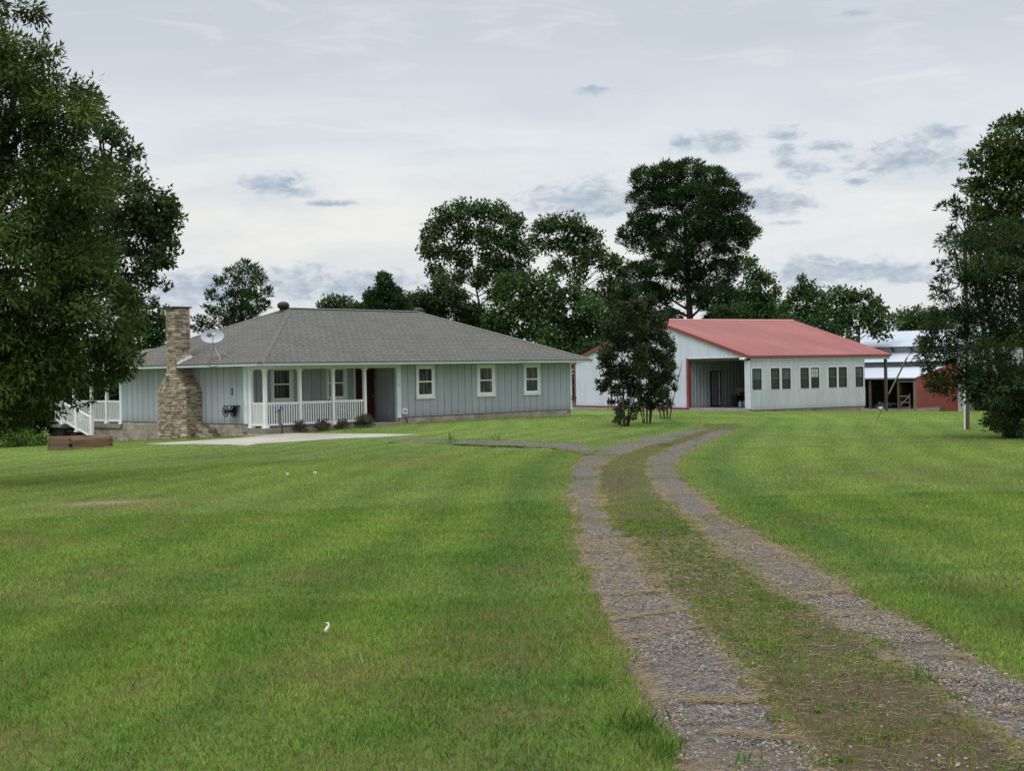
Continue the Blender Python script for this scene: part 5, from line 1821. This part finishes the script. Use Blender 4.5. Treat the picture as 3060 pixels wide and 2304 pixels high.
# three crape myrtles with several stems each
CM = [((4.22, 51.6), .0174, (1350, 921), 'crape myrtle nearest the house, with one low branch reaching left', [(1320, 760, 24), (1350, 740, 28), (1380, 760, 24), (1330, 702, 28), (1362, 692, 28), (1345, 668, 20), (1375, 660, 18), (1310, 790, 16), (1313, 832, 12), (1345, 800, 22), (1375, 800, 22), (1335, 842, 15), (1368, 850, 15), (1303, 842, 8), (1297, 832, 6), (1292, 822, 4), (1337, 888, 12), (1372, 882, 12), (1334, 904, 9), (1325, 868, 9), (1352, 872, 12), (1362, 900, 8), (1318, 812, 16), (1360, 825, 18), (1382, 835, 13), (1305, 770, 14), (1312, 720, 14), (1390, 715, 16), (1330, 678, 14)]),
      ((5.27, 53.9), .0182, (1397, 915), 'tallest crape myrtle, middle of the three on the lawn', [(1400, 662, 22), (1385, 692, 24), (1420, 690, 22), (1395, 722, 28), (1430, 732, 20), (1400, 762, 26), (1430, 776, 20), (1395, 800, 22), (1425, 815, 20), (1402, 845, 15), (1426, 850, 15), (1442, 800, 14), (1390, 870, 10), (1412, 880, 12), (1410, 645, 12), (1400, 866, 13), (1420, 868, 10), (1382, 850, 10), (1446, 760, 12), (1374, 740, 14), (1380, 780, 16), (1415, 832, 18)]),
      ((6.58, 59.0), .0200, (1438, 905), 'smallest crape myrtle, the one nearest the open barn bay', [(1430, 702, 16), (1445, 740, 16), (1440, 780, 18), (1457, 790, 10), (1445, 820, 16), (1459, 840, 8), (1436, 850, 14), (1447, 870, 11), (1432, 880, 8)])]
for (x, y), k, (bx_, by_), lab, lb in CM:
    tree('crape_myrtle', lab, (x, y, g1(x, y)), [((a - bx_) * k, (by_ - b) * k, r * k * .97) for a, b, r in lb], ll=.11, lw=.07, cover=6.5, sub=.19, tr=.035, dup=2, depth=.8,
         dark=(.015, .023, .010), lite=(.046, .062, .024), stems=6, limbs=10, group='crape myrtles on the lawn', top=(2.5 if lab.startswith('smallest') else 3.2))

# four brownish heather-like shrubs along the porch
for k, (s, r, lab) in enumerate(((1.0, .25, 'brownish round shrub by the porch, nearest the blue hydrant'), (2.1, .235, 'second brownish shrub from the blue hydrant, below the porch rail'), (3.08, .21, 'smallest brownish shrub below the porch rail, third from the hydrant'), (4.2, .31, 'largest brownish shrub, right beside the entry steps'))):
    x, y, _ = hloc(s, -.85)
    lb = [(0, r * .75, r), (-r * .5, r * .6, r * .6), (r * .55, r * .62, r * .62), (r * .1, r * 1.1, r * .6), (r * .9, r * .35, r * .4), (-r * .85, r * .3, r * .4)]
    tree('low_shrub', lab, (x, y, g1(x, y) + .02), lb, style='pine', ll=.13, lw=.022, cover=2.8, sub=.12, tr=.02, dup=2, depth=.7, dark=(.040, .033, .024), lite=(.135, .115, .085), limbs=6, cat='shrub', group='shrubs along the porch')

# ------------------------------------------------------------------ grass, gravel, straw


def blades(x, y, h, wd, col, lean, seg2):
    n = len(x)
    z = gz(x, y) - .004
    a = rng.uniform(0, 2 * np.pi, n)
    fx, fy = np.cos(a), np.sin(a)
    b = rng.uniform(0, 2 * np.pi, n)
    lx, ly = np.cos(b) * lean * h, np.sin(b) * lean * h
    hz = h * np.sqrt(np.maximum(.15, 1 - lean ** 2 * .8))
    p = np.stack([x, y, z], 1)
    sd_ = np.stack([fx * wd / 2, fy * wd / 2, np.zeros(n)], 1)
    tip = p + np.stack([lx, ly, hz], 1)
    if seg2:
        m = p + np.stack([lx * .35, ly * .35, hz * .6], 1)
        V = np.stack([p - sd_, p + sd_, m + sd_ * .8, tip, m - sd_ * .8], 1).reshape(-1, 3)
        return V, np.repeat(col, 5, 0), 5
    V = np.stack([p - sd_, p + sd_, tip], 1).reshape(-1, 3)
    return V, np.repeat(col, 3, 0), 3


def scatter(n, y0, y1, spread=1.0):
    """random lawn points inside (a margin around) the field of view"""
    y = np.sqrt(rng.uniform(y0 ** 2, y1 ** 2, n))
    x = rng.uniform(-1, 1, n) * (.40 * y + 4.2)
    return x, y


V3, C3, V5, C5 = [], [], [], []
for (n, y0, y1, hh, ww, seg2) in ((520000, 4.8, 11, .041, .0040, True), (400000, 11, 20, .041, .0060, True), (385000, 20, 36, .042, .010, False), (365000, 36, 82, .042, .018, False)):
    x, y = scatter(n, y0, y1)
    core, whole = gravelness(x, y)
    sp = spur(x, y)
    clump = fbm(x * 2.4, y * 2.4, 101)
    mids = np.clip((clump - .41) * 5, 0, 1) * .62 + .24
    mids = np.where(y > 12, np.clip(mids + (y - 12) / 40, 0, .75), mids)
    keep = np.where(core > .5, .012 + .05 * (y > 46) + np.clip((y - 8) / 30, 0, .5) * np.clip((clump - .5) * 6, 0, 1), np.where(whole > .5, mids, 1.0))
    keep = np.where(sp > .5, .12 + .75 * np.clip((fbm(x * .9, y * .9, 161) - .45) * 6, 0, 1), keep)
    sl_, tl_ = to_local(x, y, HA, HYAW)
    sb2, tb2 = to_local(x, y, BA, BYAW)
    keep = np.where((sl_ > -.03) & (tl_ > -.03), 0, keep)
    keep = np.where((sb2 > -.9) & (tb2 > -.05), 0, keep)
    keep = np.where(in_poly(x, y, SLAB), 0, keep)
    keep = np.where(((x + 6.84) / .8) ** 2 + ((y - 22.9) / .55) ** 2 + (fbm(x * 3, y * 3, 171) - .5) * 1.6 < 1, keep * .12, keep)
    ok = rng.uniform(0, 1, n) < keep
    x, y, core, whole = x[ok], y[ok], core[ok], whole[ok]
    n = len(x)
    col, dry = lawn(x, y)
    tone = (rng.uniform(.45, 1.5, n))[:, None]
    isdry = (rng.uniform(0, 1, n) < .045 + .6 * dry)[:, None]
    yel = (rng.uniform(0, 1, n) < .15)[:, None]
    c = col * tone
    c = np.where(yel, c * np.array([1.28, 1.06, .9]), c)
    c = np.where(isdry, STRAW * rng.uniform(.55, 1.15, n)[:, None], c)
    md = (whole > .5)[:, None]
    c = np.where(md, c * np.array([1.0, .86, .9]), c)
    broad = (rng.uniform(0, 1, n) < .5 * (fbm(x * 2.1, y * 2.1, 151) > .60)) & (y < 20)
    c = np.where(broad[:, None], c * np.array([.85, .98, .9]), c)
    h = hh * rng.uniform(.35, 1.45, n) * (.85 + .3 * fbm(x * 1.1, y * 1.1, 111))
    h = np.where(whole > .5, h * .7, h)
    V, C_, k = blades(x, y, h, ww * rng.uniform(.7, 1.3, n) * np.where(broad, 1.8, 1), c, rng.uniform(.2, .95, n), seg2)
    (V5 if seg2 else V3).append(V)
    (C5 if seg2 else C3).append(C_)
# taller weedy tufts beside and in the driveway
for (tx, ty, tr_, th, tn) in ((.58, 6.75, .07, .12, 150), (.66, 6.3, .06, .10, 110), (.42, 7.7, .06, .07, 90), (.30, 9.1, .07, .06, 90), (2.25, 7.6, .04, .13, 30), (-1.9, 42.4, .10, .5, 50), (-.5, 42.9, .08, .3, 40), (4.2, 37.6, .12, .14, 90), (1.0, 6.1, .05, .07, 40), (.2, 8.6, .12, .06, 120)):
    x, y = rng.normal(tx, tr_, tn), rng.normal(ty, tr_, tn)
    c = np.array([.075, .155, .030]) * rng.uniform(.5, 1.5, tn)[:, None]
    V, C_, k = blades(x, y, th * rng.uniform(.4, 1.1, tn), np.full(tn, .005), c, rng.uniform(.1, .8, tn), True)
    V5.append(V)
    C5.append(C_)
for q_ in range(520):                         # small weeds dotted over the bare middle
    ty = math.sqrt(rng.uniform(5.5 ** 2, 17 ** 2))
    e_ = [float(v[0]) for v in track_edges(np.array([ty]))]
    tx = rng.uniform(e_[1] - .05, e_[2] + .05)
    tn, tr_ = int(rng.integers(15, 60)), rng.uniform(.02, .07)
    x, y = rng.normal(tx, tr_, tn), rng.normal(ty, tr_, tn)
    c = np.array([.115, .195, .042]) * rng.uniform(.4, 1.4, tn)[:, None]
    V, C_, k = blades(x, y, rng.uniform(.02, .05) * rng.uniform(.4, 1.1, tn), np.full(tn, .0055), c, rng.uniform(.4, 1.0, tn), True)
    V5.append(V)
    C5.append(C_)
v3, v5 = np.concatenate(V3), np.concatenate(V5)
n3, n5 = len(v3) // 3, len(v5) // 5
vv = np.r_[v3, v5]
ls = np.r_[np.arange(n3) * 3, n3 * 3 + np.arange(n5) * 5]
grass = raw_mesh('grass', vv, np.arange(len(vv)), ls, None, M_BLADE, np.r_[np.concatenate(C3), np.concatenate(C5)])
kind(grass, 'stuff', 'short mown green lawn grass with yellow and dry blades', 'grass')

# loose gravel stones in the wheel tracks
n = 110000
y = np.sqrt(rng.uniform(5.3 ** 2, 16 ** 2, n))
a, b, c, d = track_edges(y)
x = np.where(rng.uniform(0, 1, n) < .5, rng.uniform(0, 1, n) * (b - a) + a, rng.uniform(0, 1, n) * (d - c) + c)
x = x + rng.normal(0, .05, n)
x = np.where(rng.uniform(0, 1, n) < .12, rng.uniform(0, 1, n) * (d - a) + a, x)
ok = rng.uniform(0, 1, n) < np.clip(1.1 - (y - 5) / 11, .0, 1) * (.12 + .88 * np.clip((fbm(x * 2, y * 2, 121) - .38) * 5, 0, 1))
x, y = x[ok], y[ok]
n = len(x)
r = np.minimum(rng.gamma(1.6, .0020, n) + .0025, .013)
z = gz(x, y) + .004
an = rng.uniform(0, 6.28, n)
ax_ = np.stack([np.cos(an), np.sin(an), rng.normal(0, .25, n)], 1) * r[:, None] * rng.uniform(.9, 1.6, n)[:, None]
ay_ = np.stack([-np.sin(an), np.cos(an), rng.normal(0, .25, n)], 1) * r[:, None] * rng.uniform(.7, 1.1, n)[:, None]
az_ = np.array([0, 0, 1.0]) * (r * rng.uniform(.4, .8, n))[:, None]
p = np.stack([x, y, z], 1)
V = np.stack([p + ax_, p + ay_, p - ax_, p - ay_, p + az_, p - az_], 1).reshape(-1, 3)
f = np.array([0, 1, 4, 1, 2, 4, 2, 3, 4, 3, 0, 4])
F = (np.arange(n)[:, None] * 6 + f[None]).reshape(-1)
sc_ = np.where((rng.uniform(0, 1, n) < .3)[:, None], np.array([.155, .125, .095]), np.array([.128, .121, .115])) * rng.uniform(.35, 1.9, n)[:, None] * (1 + rng.normal(0, .04, (n, 3)))
gs = raw_mesh('gravel_stones', V, F, np.arange(n * 4) * 3, None, M_LEAFLESS if 'M_LEAFLESS' in globals() else material('loose_stone', lambda t: fn_attr(t), .9, .2), np.repeat(sc_, 6, 0))
kind(gs, 'stuff', 'loose grey gravel stones lying in the two wheel tracks', 'gravel')

# straw and dead grass washed into bands and along the track edges
X, Y = [], []
for ly in (6.75, 7.5, 8.35, 9.25, 9.9, 10.9, 12.4, 14.0):
    m_ = 900
    yy = np.full(m_, ly)
    a, b, c, d = track_edges(yy)
    lft = rng.uniform(0, 1, m_) < .6
    xx = np.where(lft, rng.uniform(0, 1, m_) * (b - a) + a, rng.uniform(0, 1, m_) * (d - c) + c)
    dens = np.clip(vn(xx * 3.2 + ly * 7, xx * 0, 6) * 2.4 - .75, 0, .9)
    k = rng.uniform(0, 1, m_) < dens
    xx = xx[k]
    wv = ly + .22 * np.sin(xx * 3.1 + ly) + .12 * (vn(xx * 3, xx * 0 + ly, 4) - .5)
    X.append(xx)
    Y.append(wv + rng.normal(0, .03, len(xx)))
m_ = 26000
yy = np.sqrt(rng.uniform(5.3 ** 2, 24 ** 2, m_))
a, b, c, d = track_edges(yy)
e_ = np.stack([a, b, c, d], 1)[np.arange(m_), rng.integers(0, 4, m_)]
xx = e_ + rng.normal(0, .11, m_)
k = rng.uniform(0, 1, m_) < np.clip((fbm(xx * 1.7, yy * 1.7, 131) - .38) * 3.0, 0, .8) * np.clip((24 - yy) / 11, 0, 1)
X.append(xx[k])
Y.append(yy[k])
yy = np.sqrt(rng.uniform(5.3 ** 2, 15 ** 2, 4500))
a, b, c, d = track_edges(yy)
X.append(a + (d - a) * rng.uniform(0, 1, 4500))
Y.append(yy)
x, y = np.concatenate(X), np.concatenate(Y)
n = len(x)
an = rng.normal(0, .7, n)
ln = rng.uniform(.02, .075, n)
wd = .0028 * np.maximum(1, y / 8)
z = gz(x, y) + rng.uniform(.004, .018, n)
dv_ = np.stack([np.cos(an), np.sin(an), rng.normal(0, .12, n)], 1) * (ln / 2)[:, None]
sd_ = np.stack([-np.sin(an), np.cos(an), np.full(n, .5)], 1) * (wd / 2)[:, None]
p = np.stack([x, y, z], 1)
V = np.stack([p - dv_ - sd_, p + dv_ - sd_, p + dv_ + sd_, p - dv_ + sd_], 1).reshape(-1, 3)
cs = np.array([.28, .218, .135]) * rng.uniform(.5, 1.25, n)[:, None]
sw = poly_mesh('straw', V, 4, M_BLADE, np.repeat(cs, 4, 0))
kind(sw, 'stuff', 'pale dead grass and straw along the wheel tracks', 'straw')
